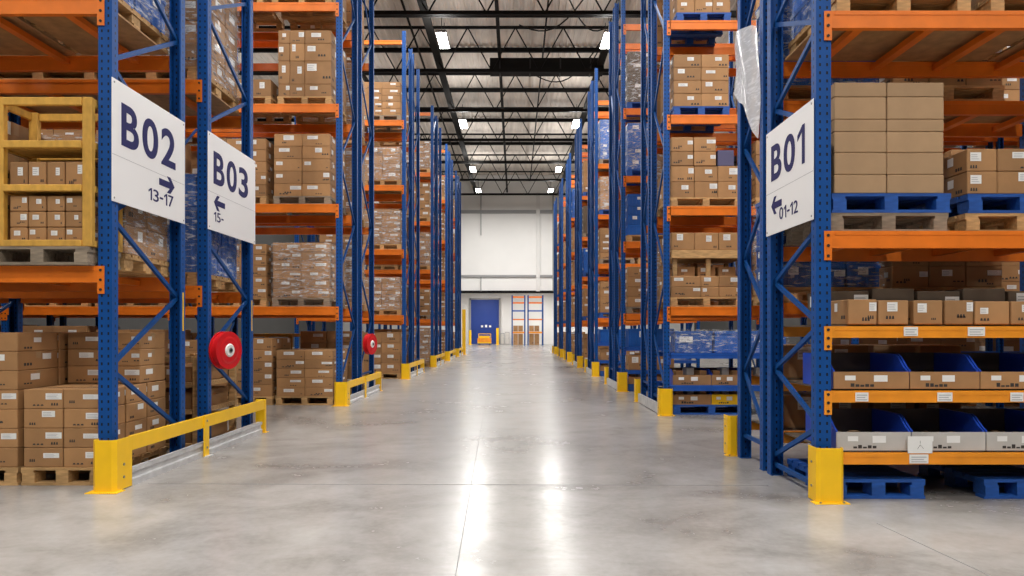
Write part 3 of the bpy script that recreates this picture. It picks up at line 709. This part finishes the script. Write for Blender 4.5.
# --- further right rows
TY = {(1, 1): ('kraft', 2), (1, 2): ('plastic', 3), (1, 3): ('plastic', 3), (1, 4): ('darkbox', 2), (2, 4): ('plastic', 3), (3, 1): ('kraft', 2), (3, 3): ('darkbox', 2), (3, 2): ('plastic', 2), (4, 4): ('plastic', 2)}
for ri in range(1, 7):
    yy, xx, nb = RROWS[ri]; pn = NTH[ri + 1] + ' right row'
    for li, zb in enumerate((0, 1.611, 3.101, 4.461, 5.861)):
        if li == 0 and ri < 3: continue
        h = rng.uniform(.95, 1.12) if li not in (0, 4) else rng.uniform(1.1, 1.3)
        xa = xx + .15; xb = xa + rng.uniform(.9, 1.0); k, nx = TY.get((ri, li), ('kraft', 2)); nz = rng.choice((4, 4, 5))
        nm = 'plastic_crate' if k == 'plastic' else None
        load(xa, xb, yy + .04, .92, zb, zb + h, nx, nz, 'aisle-end %s load, %s' % (LVN[li], pn), -1, near=False, pal=rng.choice(('wood', 'bluewood', 'greywood')), k=k, name=nm, film=(ri < 3 and li in (3, 4)))
        load(xb + .12, xb + 1.1, yy + .04, .92, zb, zb + rng.uniform(.8, 1.1), 2, nz, 'second %s load, %s' % (LVN[li], pn), -1, near=False)
        load(xa, xb, yy + 1.24, .62, zb, zb + rng.uniform(.8, 1.1), 2, nz, 'aisle-end %s load, rear of %s' % (LVN[li], pn), -1, near=False)
# loads farther along the near rows, deep between the beams
for nm_, side, xe, y_, dp_, lv in (('B02 row', -1, XL0, 5.62, 1.0, (0, 1.766, 3.918)), ('B03 row', -1, XL0, 7.34, 1.0, (0, 1.721, 3.88)), ('second left row', -1, -2.9, 11.8, 1.0, (0, 1.661, 3.381, 5.061)), ('rear of second left row', -1, -2.9, 13.3, 1.0, (0, 1.661, 3.381, 5.061)),
        ('B01 row', 1, XR0, 5.22, .85, (1.986, 3.618)), ('row behind B01', 1, XR0, 6.3, .6, (1.501, 3.318)), ('second right row', 1, 2.2, 10.45, .9, (1.611, 3.101, 4.461)), ('rear of second right row', 1, 2.2, 11.65, .62, (0, 1.611, 3.101, 4.461))):
    for bay in range(1, 4):
        for q in range(2):
            for li, zb in enumerate(lv):
                a_ = .11 + bay * 2.81 + .1 + q * 1.3; xs_ = sorted((xe + side * a_, xe + side * (a_ + 1.15))); n0 = len(SPEC)
                load(xs_[0], xs_[1], y_, dp_, zb, zb + rng.uniform(1.0, 1.4) - (.25 if zb in (1.611, 3.101, 4.461, 1.501) else 0), 2, 4, 'load %s in, %s level, %s' % (NTH[bay * 2 + q], ['lowest', 'next', 'third', 'top'][li], nm_), -side, ny=1, near=False)
                FILLPAL.append(LASTPAL[-1])
# cartons on the small end-wall racks
for i, px in enumerate((513.3, 518.3, 529.3, 534.6)):
    xa = wx(px, 60.6); 
    for j, zb in enumerate((.03, 1.22)):
        add_carton(xa - .005, xa + .40, 60.63, 61.3, zb, zb + (.98 if j == 0 else .5), 'carton %s the %s end-wall rack, %s' % ('under' if j == 0 else 'on the shelf of', 'nearer' if i < 2 else 'farther', 'cabinet side' if i % 2 == 0 else 'far side'), 'cartons of the small end-wall racks', -1, lab=False)

# ------------------------------------------------------------------ picking bins
def bin_thing(x0, x1, y0, z, front, label, group, dep=.55, hf=.13, hs=.25, cat='bin'):
    w = (x1 - x0) / 2 - .004
    t = thing('picking_bin', label, cat, ((x0 + x1) / 2, y0, z + .001), 0, group); bl = 'binblue'
    b = MB(); b.box(-w, w, .012, dep, 0, .008, bl); b.build('base', t)
    for s in (-1, 1):
        pts = [(.012, .009), (.012, hf + .01), (.05, hf + .03), (.13, hs - .02), (.17, hs), (dep, hs), (dep, .009)]
        b = MB(); xs = sorted((s * w, s * (w - .014))); b.prism(pts, 'x', xs[0], xs[1], bl); b.build('side_wall', t)
    b = MB(); b.box(-w + .0145, w - .0145, dep - .012, dep, .009, hs, 'darkbox'); b.build('back_wall', t)  # dark cardboard lining; shade inside the bin is also in its colour
    b = MB(); b.box(-w, w, 0, .011, 0, hf, front); fr = b.build('cardboard_front' if front != 'yellow' else 'front_panel', t)
    return t, fr, w, hf
def bin_label(fr, w, hf, seed):
    r = random.Random(seed)
    b = MB(); x = r.uniform(-.1, .1) * w; lw = w * .36; b.box(x, x + lw, -.0022, -.0004, hf * .42, hf * .8, 'paper'); b.build('label_card', fr)
    b = MB(); 
    for j in range(5):
        xx = -w * .55 + j * w * .13; b.box(xx, xx + w * .1, -.0016, -.0004, hf * .12, hf * (.2 + .16 * r.random()), 'ink')
    b.build('printed_mark', fr)
    b = MB(); b.box(-w * .7, -w * .42, -.0022, -.0004, hf * .5, hf * .78, 'paper'); b.build('label_card', fr)
d = 5.16
for row, (z, bounds, fr, nm, h) in enumerate(((.81 + .013, (833, 909.5, 980, 1052, 1124), 'kraft', 'middle', .125), (.355 + .013, (836, 911.5, 986, 1058, 1130), 'greyfront', 'lowest', .135))):
    for i in range(4):
        xa, xb = wx(bounds[i], d), wx(bounds[i + 1], d)
        if i == 0: xa = max(xa, 2.345)
        t, f_, w, hf = bin_thing(xa, xb, d, z, fr, '%s blue picking bin from the B01 post on the %s shelf, with %s front' % (NTH[i].capitalize(), nm, 'brown cardboard' if fr == 'kraft' else 'grey cardboard'), 'picking bins on the %s shelf' % nm, hf=h)
        bin_label(f_, w, hf, i + row * 7)
        for j in range(3):      # things lying in the bins
            bm = bmesh.new(); bmesh.ops.create_icosphere(bm, subdivisions=2, radius=.055)
            r = random.Random(i * 9 + j + row * 50)
            for v in bm.verts: v.co = Vector((v.co.x * 1.2, v.co.y, v.co.z * .8)) * (1 + r.uniform(-.22, .22))
            me = bpy.data.meshes.new('parcel'); bm.to_mesh(me); bm.free(); me.materials.append(M['bag' if (i == 1 and row == 1) or j == 1 else 'darkbox'])
            o = obj('paper_parcel', me, None, ((xa + xb) / 2 + (j - 1) * w * .55, d + .22 + .06 * (j % 2), z + .064), r.uniform(0, 3))
            tag(o, 'crumpled paper parcel, %s from the post, in the %s bin of the %s shelf' % (NTH[j], NTH[i], nm), 'parcel', 'parcels in the picking bins')
# right row 1 and 2: trays on the blue shelves and on the ground
def tray_row(y, xs, z, fronts, where, far=False):
    for i, (xa, xb) in enumerate(zip(xs, xs[1:])):
        t, f_, w, hf = bin_thing(xa, xb, y, z, fronts[i % len(fronts)], '%s blue picking bin from the post %s' % (NTH[i].capitalize(), where), 'picking bins ' + where, dep=.6, hf=.15, hs=.23)
        if not far: bin_label(f_, w, hf, i * 3 + int(z * 10))
        for j in range(3):
            o = MB(); o.cbox(-.055, .055, -.1, .1, 0, .2 + .04 * (j % 2), 'kraft' if j != 1 else 'greyfront', .004)
            o = o.build('small_box', None, ((xa + xb) / 2 + (j - 1) * w * .6, y + .18 + .05 * (j % 2), z + .011), .1 * j)
            tag(o, 'small box, %s in the %s bin %s' % (NTH[j], NTH[i], where), 'box', 'small boxes in the bins ' + where)
xs = [2.36, 2.94, 3.42, 3.98, 4.5]
pallet(2.94, y1 + .45, 0, 1.16, .9, 'bluewood', 'under the ground bins of the second right row'); 
tray_row(y1 + .03, xs[:3], .147, ('kraft', 'yellow'), 'on the ground pallet of second right row')
tray_row(y1 + .03, xs, .44 + .001, ('kraft', 'kraft'), 'on the lower blue shelf of second right row')
ds = MB(); ds.box(.13, 2.79, .05, .95, -.012, -.002, 'darkbox'); 
for key in ('R1f', 'R2f', 'R3f'):
    for z in (.44, .92):
        b = MB(); b.box(.13, 2.79, .05, .95, -.014, -.002, 'bluebeam'); b.build('shelf_board', RK[key], (0, 0, z))
for i, (pa, pb) in enumerate(((675, 713.5), (715, 748), (750, 788))):
    add_carton(wx(pa, y1), wx(pb, y1), y1 + .03, y1 + .6, .921, .921 + .33, '%s blue film-wrapped crate from the post on the upper blue shelf' % NTH[i].capitalize(), 'blue crates on the upper blue shelf', -1, k='plastic', name='plastic_crate', cat='crate')
FILMS.append((2.383, 4.085, y1 + .03, .57, .925, 1.27, 'blue crates on the upper blue shelf'))
for ri in (1, 2):
    yy, xx, nb = RROWS[ri]; pn = NTH[ri + 1] + ' right row'
    tray_row(yy + .04, [xx + .16, xx + .7, xx + 1.25], .147 if ri else 0, ('kraft',), 'on the ground pallet of ' + pn, True)
    pallet(xx + .72, yy + .45, 0, 1.1, .86, 'bluewood', 'under the ground bins of the ' + pn, False)
    for i in range(2):
        add_carton(xx + .16 + i * .5, xx + .62 + i * .5, yy + .04, yy + .6, .441, .75, '%s carton from the post on the lower blue shelf of the %s' % (NTH[i].capitalize(), pn), 'cartons on the lower blue shelf of the ' + pn, -1)
        add_carton(xx + .16 + i * .5, xx + .62 + i * .5, yy + .04, yy + .6, .921, 1.3, '%s blue crate from the post on the upper blue shelf of the %s' % (NTH[i].capitalize(), pn), 'blue crates on the upper blue shelf of the ' + pn, -1, k='plastic', name='plastic_crate', cat='crate')
# empty blue pallets on the floor under the B01 shelves
for i, (pa, pb) in enumerate(((846, 926), (985, 1065))):
    xa, xb = wx(pa, 5.2), wx(pb, 5.2)
    if i == 0: xa = 2.36
    pallet((xa + xb) / 2, 5.64, 0, xb - xa, .86, 'bluewood', 'lying empty on the floor under the picking shelves, %s the B01 post' % ('beside' if i == 0 else 'farther from'))
# stack of wooden pallets behind the hose reel: leaned pine pallet
# ------------------------------------------------------------------ signs
def text_mesh(body, width, height, k='navy', bold=.0):
    if body == '1':
        b = MB(); st = width * .36
        b.prism([(width * .60, 0), (width * .60 + st, 0), (width * .60 + st, height), (width * .66, height), (0, height * .80), (0, height * .80 - st * .85), (width * .60, height * .83)], 'z', .0003, .0025, k)
        return b.mesh('lettering')
    cu = bpy.data.curves.new('lettering', 'FONT'); cu.body = body; cu.size = 1; cu.extrude = .004; cu.offset = bold
    o = obj('lettering', cu); dg = bpy.context.evaluated_depsgraph_get(); me = bpy.data.meshes.new_from_object(o.evaluated_get(dg)); bpy.data.objects.remove(o)
    xs = [v.co.x for v in me.vertices]; ys_ = [v.co.y for v in me.vertices]; x0, x1, y0, y1 = min(xs), max(xs), min(ys_), max(ys_)
    for v in me.vertices:
        v.co.x = (v.co.x - x0) / (x1 - x0) * width; v.co.y = (v.co.y - y0) / (y1 - y0) * height; v.co.z = .0025 if v.co.z > 0 else .0002
    me.materials.clear(); me.materials.append(M[k]); return me
def sign(label, side, X, ya, yb, z0, z1, items, seam):
    """side -1: board on the left rack, facing +X and read towards +Y; +1: facing -X, read towards -Y"""
    W = yb - ya; H = z1 - z0
    t = thing('rack_sign', label, 'sign', (X, ya if side < 0 else yb, z0))
    t.rotation_euler = (PI / 2, 0, PI / 2) if side < 0 else (PI / 2, 0, -PI / 2)
    b = MB(); b.cbox(0, W, 0, H, -.006, 0, 'sign', .002); b.build('board', t)
    b = MB(); b.box(0, W, seam - .002, seam + .002, .0001, .0008, 'line'); b.build('seam', t)
    for (u, v) in ((.03, .03), (W - .03, .03), (.03, H - .03), (W - .03, H - .03)):
        b = MB(); b.cyl((u, v, 0), .008, .003, 'z', 'zinc', 10); b.build('rivet', t)
    for it in items:
        if it[0] == 'text':
            _, s, u, v, w, h, bold = it
            un = [{'1': .62, '-': .6}.get(c, 1.) for c in s]; gp = .22; tot = sum(un) + gp * (len(s) - 1); k_ = w / tot; uu = u
            for c, n_ in zip(s, un):
                hh, vv = (h, v) if c != '-' else (h * .16, v + h * .38)
                obj('lettering', text_mesh(c, k_ * n_, hh, 'navy', bold), t, (uu, vv, .0)); uu += k_ * (n_ + gp)
        else:
            _, dr, u, v, w, h, th = it      # block arrow
            b = MB(); hl = w * .5; pts = [(0, h / 2 - th / 2), (w - hl * .62, h / 2 - th / 2), (w - hl, 0), (w - hl * .55, 0), (w, h / 2), (w - hl * .55, h), (w - hl, h), (w - hl * .62, h / 2 + th / 2), (0, h / 2 + th / 2)]
            if dr < 0: pts = [(w - a, c) for a, c in pts][::-1]
            b.prism([(u + a, v + c) for a, c in pts], 'z', .0003, .0025, 'navy'); b.build('arrow', t)
    return t
sign('white aisle sign reading B02 with a right arrow and 13-17', -1, -3.183, 5.53, 6.75, 2.28, 3.26,
     [('text', 'B02', .13, .475, .90, .345, .022), ('arrow', 1, .73, .235, .28, .15, .06), ('text', '13-17', .55, .115, .44, .105, .004)], .375)
sign('white aisle sign reading B03 with a left arrow and 15', -1, -3.183, 7.26, 8.58, 2.31, 3.33,
     [('text', 'B03', .13, .50, .95, .345, .022), ('arrow', -1, .14, .225, .28, .16, .06), ('text', '15-', .14, .105, .24, .1, .004)], .40)
sign('white aisle sign reading B01 with a left arrow and 01-12', 1, 2.203, 5.17, 6.14, 2.075, 2.97,
     [('text', 'B01', .125, .455, .70, .30, .022), ('arrow', -1, .13, .165, .23, .15, .055), ('text', '01-12', .31, .10, .38, .10, .004)], .36)

# ------------------------------------------------------------------ guards and barriers
def corner_guard(x, y, w, dp, h, label, side, detail=True, dr=.06):
    """U-shaped yellow steel post protector, open towards the rack"""
    t = thing('post_guard', label, 'guard', (x, y, 0)); th = .006
    b = MB(); c = .025
    pts = [(-w / 2, dp), (-w / 2, c), (-w / 2 + c, 0), (w / 2 - c, 0), (w / 2, c), (w / 2, dr), (w / 2 - th, dr), (w / 2 - th, c + .003), (w / 2 - c - .003, th), (-w / 2 + c + .003, th), (-w / 2 + th, c + .003), (-w / 2 + th, dp)]
    b.prism(pts, 'z', .007, h, 'yellow'); b.build('shield', t)
    b = MB(); b.box(-w / 2 - .025, w / 2 + .025, -.03, .06, 0, .006, 'yellow'); b.build('base_plate', t)
    if detail:
        for s in (-1, 1):
            b = MB(); b.cyl((s * w * .42, -.018, .006), .008, .01, 'z', 'zinc', 8); b.build('bolt', t)
        for zz in (h * .28, h * .72):
            b = MB(); xx = -side * w / 2; b.cyl((xx, dp * .6, zz), .009, -side * .006, 'x', 'zinc', 10); b.build('bolt', t)
    return t
def barrier(xg, y0, y1, w, h, label, cap=True, detail=True):
    """left-hand rack-end barrier: corner post, rail along the aisle, middle and end post, steel floor channel"""
    t = thing('rack_barrier', label, 'barrier', (xg, y0, 0)); L = y1 - y0; th = .008
    b = MB(); c = .03
    pts = [(-w, .09), (-w, c), (-w + c, 0), (-c, 0), (0, c), (0, .24), (-th, .24), (-th, c + .004), (-c - .004, th), (-w + c + .004, th), (-w + th, c + .004), (-w + th, .09)]
    b.prism(pts, 'z', .007, h, 'yellow'); b.build('corner_post', t)
    b = MB(); b.box(-w - .03, .03, -.035, .09, 0, .006, 'yellow'); b.build('base_plate', t)
    rh = .115
    b = MB(); b.prism([(-.03, h - rh), (0, h - rh), (0, h), (-.03, h)], 'y', .241, L, 'yellow'); b.build('rail', t)
    b = MB(); b.box(-.11, .004, L + .001, L + .05, 0.007, h, 'yellow'); b.box(-.13, .03, L - .03, L + .07, 0, .006, 'yellow'); b.build('end_post', t)
    m = L * .49
    b = MB(); b.box(.001, .016, m - .05, m + .05, .0, h + .004, 'yellow'); b.box(.016, .05, m - .07, m + .07, 0, .01, 'steel'); b.build('middle_post', t)
    b = MB(); b.prism([(-.06, 0), (-.005, 0), (-.005, .05), (-.02, .06), (-.02, .10), (-.005, .11), (-.005, .14), (-.06, .14)], 'y', .25, L - .06, 'steel'); b.build('floor_channel', t)
    if detail:
        for yy, zz in ((.12, .2), (.12, .1), (m, .09), (m, h - .05)):
            b = MB(); b.cyl((0 if yy < m else .016, yy, zz), .011, .006, 'x', 'zinc', 10); b.build('bolt', t)
    return t
barrier(-3.085, 5.40, 8.62, .185, .405, 'yellow steel barrier along the rack end below the B02 and B03 signs')
for i, (y, x, nb) in enumerate(LROWS):
    barrier(x + .10, y - .1, y + 2.85, .215, .40, 'yellow steel barrier at the end of the %s left row' % NTH[i + 1], detail=i < 1)
corner_guard(2.29, 5.07, .20, .16, .40, 'yellow post guard at the foot of the B01 front post', 1)
corner_guard(2.19, 7.01, .11, .15, .40, 'yellow post guard at the rear corner of the B01 row', 1)
for i, (y, x, nb) in enumerate(RROWS):
    corner_guard(x + .03, y - .09, .20, .16, .40, 'yellow front post guard of the %s right row' % NTH[i + 1], 1, i < 1)
    corner_guard(x - .02, y + 1.96, .10, .15, .40, 'yellow rear post guard of the %s right row' % NTH[i + 1], 1, False)
    if i < 4:
        b = MB(); b.prism([(-.02, .01), (.02, .01), (.02, .16), (-.02, .16)], 'y', 0, 1.70, 'steel')
        tag(b.build('floor_rail', None, (x - .03, y + .13, 0)), 'pale steel floor rail between the yellow guards of the %s right row' % NTH[i + 1], 'rail')
# tall yellow post guard at the last left row
t = thing('tall_post', 'tall yellow post at the aisle end of the farthest left row', 'post', (-2.72, 37.3, 0))
b = MB(); b.box(-.09, .09, -.09, .09, .01, 2.4, 'yellow'); b.build('post', t); b = MB(); b.box(-.14, .14, -.14, .14, 0, .01, 'yellow'); b.build('base_plate', t)

# ------------------------------------------------------------------ fire hose reel
def hose_reel(label, x, y, z):
    t = thing('hose_reel', label, 'hose reel', (x, y, z), -.30)
    b = MB(); b.cyl((.075, 0, 0), .20, .018, 'x', 'red', 40); b.build('front_disc', t)
    b = MB(); b.cyl((0, 0, 0), .20, .018, 'x', 'red', 40); b.build('back_disc', t)
    b = MB(); b.cyl((.0185, 0, 0), .185, .056, 'x', 'red', 32); b.build('hose', t)
    b = MB(); b.cyl((.0935, 0, 0), .15, .006, 'x', 'red', 32, .12); b.build('raised_ring', t)
    b = MB(); b.cyl((.10, 0, 0), .072, .012, 'x', 'paper', 24, .06); b.build('hub', t)
    b = MB(); b.cyl((.1125, 0, 0), .028, .004, 'x', 'zinc', 20); b.cyl((.1165, 0, 0), .014, .012, 'x', 'black', 14); b.build('axle', t)
    b = MB(); b.box(-.006, -.001, -.1, .04, -.025, .025, 'red'); b.build('bracket', t)
hose_reel('red round fire hose reel hanging on the post below the B03 sign', -3.122, 7.46, 1.045)
hose_reel('smaller looking red hose reel on the second left row behind its barrier', -2.827, 13.45, 1.0)

# shelf cards on the B01 beams
for i, (px, py, dz, w) in enumerate(((911, 331.5, 0, 14), (976.5, 331.5, 0, 17), (945, 397, 0, 15), (862, 397, 0, 13), (1017, 397, 0, 13), (919, 459, 0, 19))):
    x, z = wx(px, 5.13), wz(py, 5.13); ww = w / 700 * 5.13 / 2
    lev = 'top' if py < 350 else 'middle' if py < 420 else 'lowest'
    b = MB(); b.box(-ww, ww, -.0035, 0, -.033, .033, 'paper'); o = b.build('shelf_card', None, (x, 5.1335, z))
    tag(o, 'small location card stuck on the %s amber beam, %s' % (lev, {0: 'nearer the B01 post', 1: 'farther from the B01 post', 2: 'between the first two bins', 3: 'nearest the B01 post', 4: 'under the third bin', 5: 'below the white sheet'}[i]), 'card', 'location cards on the amber beams')
    b = MB()
    for j in range(3): b.box(-ww * .8, ww * (.8 - .3 * (j % 2)), -.0042, -.0036, -.024 + j * .017, -.017 + j * .017, 'line')
    b.build('printed_line', o)
x, z = wx(919, 5.14), wz(444.5, 5.14)
b = MB(); b.box(-.09, .09, -.003, 0, -.062, .062, 'paper'); o = b.build('notice_sheet', None, (x, 5.128, z)); tag(o, 'white paper sheet taped on the lowest picking shelf', 'notice')  # a paper notice sheet, no sign board
b = MB(); b.bar((0, -.0036, .01), (0, -.0036, .03), .004, .001, 'ink'); b.bar((0, -.0036, .0), (-.02, -.0036, -.03), .004, .001, 'ink'); b.bar((0, -.0036, .0), (.024, -.0036, -.028), .004, .001, 'ink'); b.build('drawn_mark', o)

# ------------------------------------------------------------------ camera
cam = bpy.data.cameras.new('camera'); co = obj('camera', cam); co.location = (0, 0, HC); co.rotation_euler = (PI / 2, 0, 0)
cam.sensor_width = 36; cam.lens = F / 1024 * 36; cam.shift_x = -(VX - 512) / 1024; cam.shift_y = (VY - 288) / 1024; cam.clip_end = 200
scn.camera = co

# ------------------------------------------------------------------ place cartons: the largest in view singly, the rest as one mass
def crate_mb(w, d, h, k, var, side):
    b = MB(); b.cbox(-w / 2 + .008, w / 2 - .008, -d / 2 + .008, d / 2 - .008, 0, h - .03, k, .004)
    b.cbox(-w / 2, w / 2, -d / 2, d / 2, h - .045, h, k, .004)
    for i in range(4):
        x = -w / 2 + w * (i + .5) / 4
        b.box(x - .008, x + .008, -d / 2, -d / 2 + .01, .01, h - .045, k)
    for i in range(3):
        y = -d / 2 + d * (i + .5) / 3; sx = side * w / 2
        xs = sorted((sx, sx - side * .01)); b.box(xs[0], xs[1], y - .008, y + .008, .01, h - .045, k)
    return b
def body_mesh(s, many=False):
    w, d, h = s['s']; k = s['k']
    if many: k = {'kraft': 'kraft_many', 'plastic': 'plastic_many'}.get(k, k)
    if s['name'] == 'plastic_crate': return crate_mb(w, d, h, k, s['var'], s['side'])
    return carton_mb(w, d, h, k, s['var'], s['side'], sharp=many)
obs = []
for s in SPEC:
    me = cached(('c', s['s'], s['k'], s['var'], s['side'], s['name']), lambda: body_mesh(s).mesh(s['name']))
    o = obj(s['name'], me, None, s['c'], s['rz']); obs.append(o)
bpy.context.view_layer.update()
hits = {}
from mathutils.bvhtree import BVHTree
GW, GH = 768, 432
bv, bf, owner = [], [], []
for o in scn.objects:
    if o.type != 'MESH': continue
    n0 = len(bv); mw = o.matrix_world
    bv.extend(mw @ v.co for v in o.data.vertices)
    for pl in o.data.polygons: bf.append(tuple(n0 + q for q in pl.vertices)); owner.append(o.name)
tree = BVHTree.FromPolygons(bv, bf)
org = Vector((0, 0, HC))
for j in range(GH):
    for i in range(GW):
        px, py = (i + .5) / GW * 1024, (j + .5) / GH * 576
        if 465 < px < 545: continue
        loc, nrm, idx, dist = tree.ray_cast(org, Vector(((px - VX) / F, 1, (VY - py) / F)).normalized())
        if idx is not None: hits[owner[idx]] = hits.get(owner[idx], 0) + 1
del tree, bv, bf, owner
order = sorted(range(len(SPEC)), key=lambda i: -hits.get(obs[i].name, 0))
KEEP = {'carton': 300, 'plastic_crate': 120, 'tote': 5}
cnt = {}; mass = MB(); mass_c = MB(); nm_, nmc = 0, 0
print('cartons', len(SPEC), 'visible', sum(1 for o in obs if hits.get(o.name)))
drop = []
for i in order:
    s, o = SPEC[i], obs[i]; n = s['name']; cnt[n] = cnt.get(n, 0)
    if cnt[n] < KEEP[n] and hits.get(o.name, 0) > 1:
        cnt[n] += 1; tag(o, s['label'], s['cat'], s['group'])
        if s['lab']:
            var = s['var']
            if n == 'plastic_crate' and var > 2: continue
            lm = cached(('l', s['s'], var, s['side']), lambda: [q.mesh('shipping_label') for q in label_mbs(*s['s'], var, s['side'])])
            for me_ in lm: obj('shipping_label', me_, o)
    else:
        tgt = mass_c if n == 'plastic_crate' else mass
        mb = body_mesh(s, True)
        if s['lab'] and n != 'plastic_crate': [mb.append(q, (0, 0, 0)) for q in label_mbs(*s['s'], s['var'], s['side'])]
        tgt.append(mb, s['c']); drop.append(o)
for o in drop: bpy.data.objects.remove(o)
for n in FILLPAL:
    if not hits.get(n): bpy.data.objects.remove(bpy.data.objects[n])
print('kept', cnt)
if mass.f: tag(mass.build('cardboard_cartons'), 'remaining brown cartons stacked deeper in the racks and farther down both rows', 'cartons', None, 'stuff')
if mass_c.f: tag(mass_c.build('plastic_crates'), 'remaining blue plastic crates stacked deeper in the racks', 'crates', None, 'stuff')

# ------------------------------------------------------------------ stretch film round the wrapped loads
for i, (xa, xb, y0, dep, z0, z1, ph) in enumerate(FILMS):
    e = .014; r = random.Random(i); cx, cy = (xa + xb) / 2, y0 + dep / 2; W, D, Hh = (xb - xa) / 2 + e, dep / 2 + e, z1 - z0
    b = MB(); nu, nv = 32, 8
    ring = []
    per = [(-W, -D), (W, -D), (W, D), (-W, D)]
    for u in range(nu):
        sgi, fr = divmod(u, nu // 4); fr /= (nu / 4); p0, p1 = per[sgi], per[(sgi + 1) % 4]; ring.append((p0[0] + (p1[0] - p0[0]) * fr, p0[1] + (p1[1] - p0[1]) * fr))
    V = [[(ring[u][0] * (1 + r.uniform(0, .006)), ring[u][1] * (1 + r.uniform(0, .006)), Hh * v / nv + .003) for u in range(nu)] for v in range(nv + 1)]
    me = bpy.data.meshes.new('stretch_film')
    vs = [q for row in V for q in row]; fs = [(v * nu + u, v * nu + (u + 1) % nu, (v + 1) * nu + (u + 1) % nu, (v + 1) * nu + u) for v in range(nv) for u in range(nu)]
    me.from_pydata(vs, [], fs); me.materials.append(M['film']); me.update()
    for p_ in me.polygons: p_.use_smooth = True
    o = obj('stretch_film', me, None, (cx, cy, z0)); tag(o, 'clear stretch film wrapped round the ' + ph, 'film')
# loose film hanging from the upper load behind the B01 sign
b = MB()
cols = [(6.30, 3.90, 2.98), (6.40, 4.04, 3.08), (6.52, 4.10, 3.24), (6.64, 4.13, 3.36), (6.76, 4.16, 3.44), (6.88, 4.18, 3.50), (6.99, 4.10, 3.62)]
G = []
for i, (y, zt, zb) in enumerate(cols):
    G.append([(2.185 + .022 * math.sin(i * 1.1 + v * .35), y + .01 * math.sin(v), zt + (zb - zt) * v / 8) for v in range(9)])
vs = [q for c in G for q in c]; fs = [(i * 9 + v, (i + 1) * 9 + v, (i + 1) * 9 + v + 1, i * 9 + v + 1) for i in range(len(G) - 1) for v in range(8)]
me = bpy.data.meshes.new('loose_film'); me.from_pydata(vs, [], fs); me.materials.append(M['flap']); me.update()
for p_ in me.polygons: p_.use_smooth = True
tag(obj('loose_film', me), 'loose clear plastic film hanging at the rack end behind the B01 sign', 'film')

# ------------------------------------------------------------------ world and view
w = bpy.data.worlds.new('world'); scn.world = w; w.use_nodes = True
w.node_tree.nodes['Background'].inputs[0].default_value = (.5, .5, .5, 1); w.node_tree.nodes['Background'].inputs[1].default_value = .02
scn.view_settings.view_transform = 'Standard'; scn.view_settings.look = 'None'; scn.view_settings.gamma = 1; scn.view_settings.use_curve_mapping = False
scn.view_settings.exposure = 0.24
scn.cycles.use_denoising = True
scn.cycles.max_bounces = 8; scn.cycles.transparent_max_bounces = 16
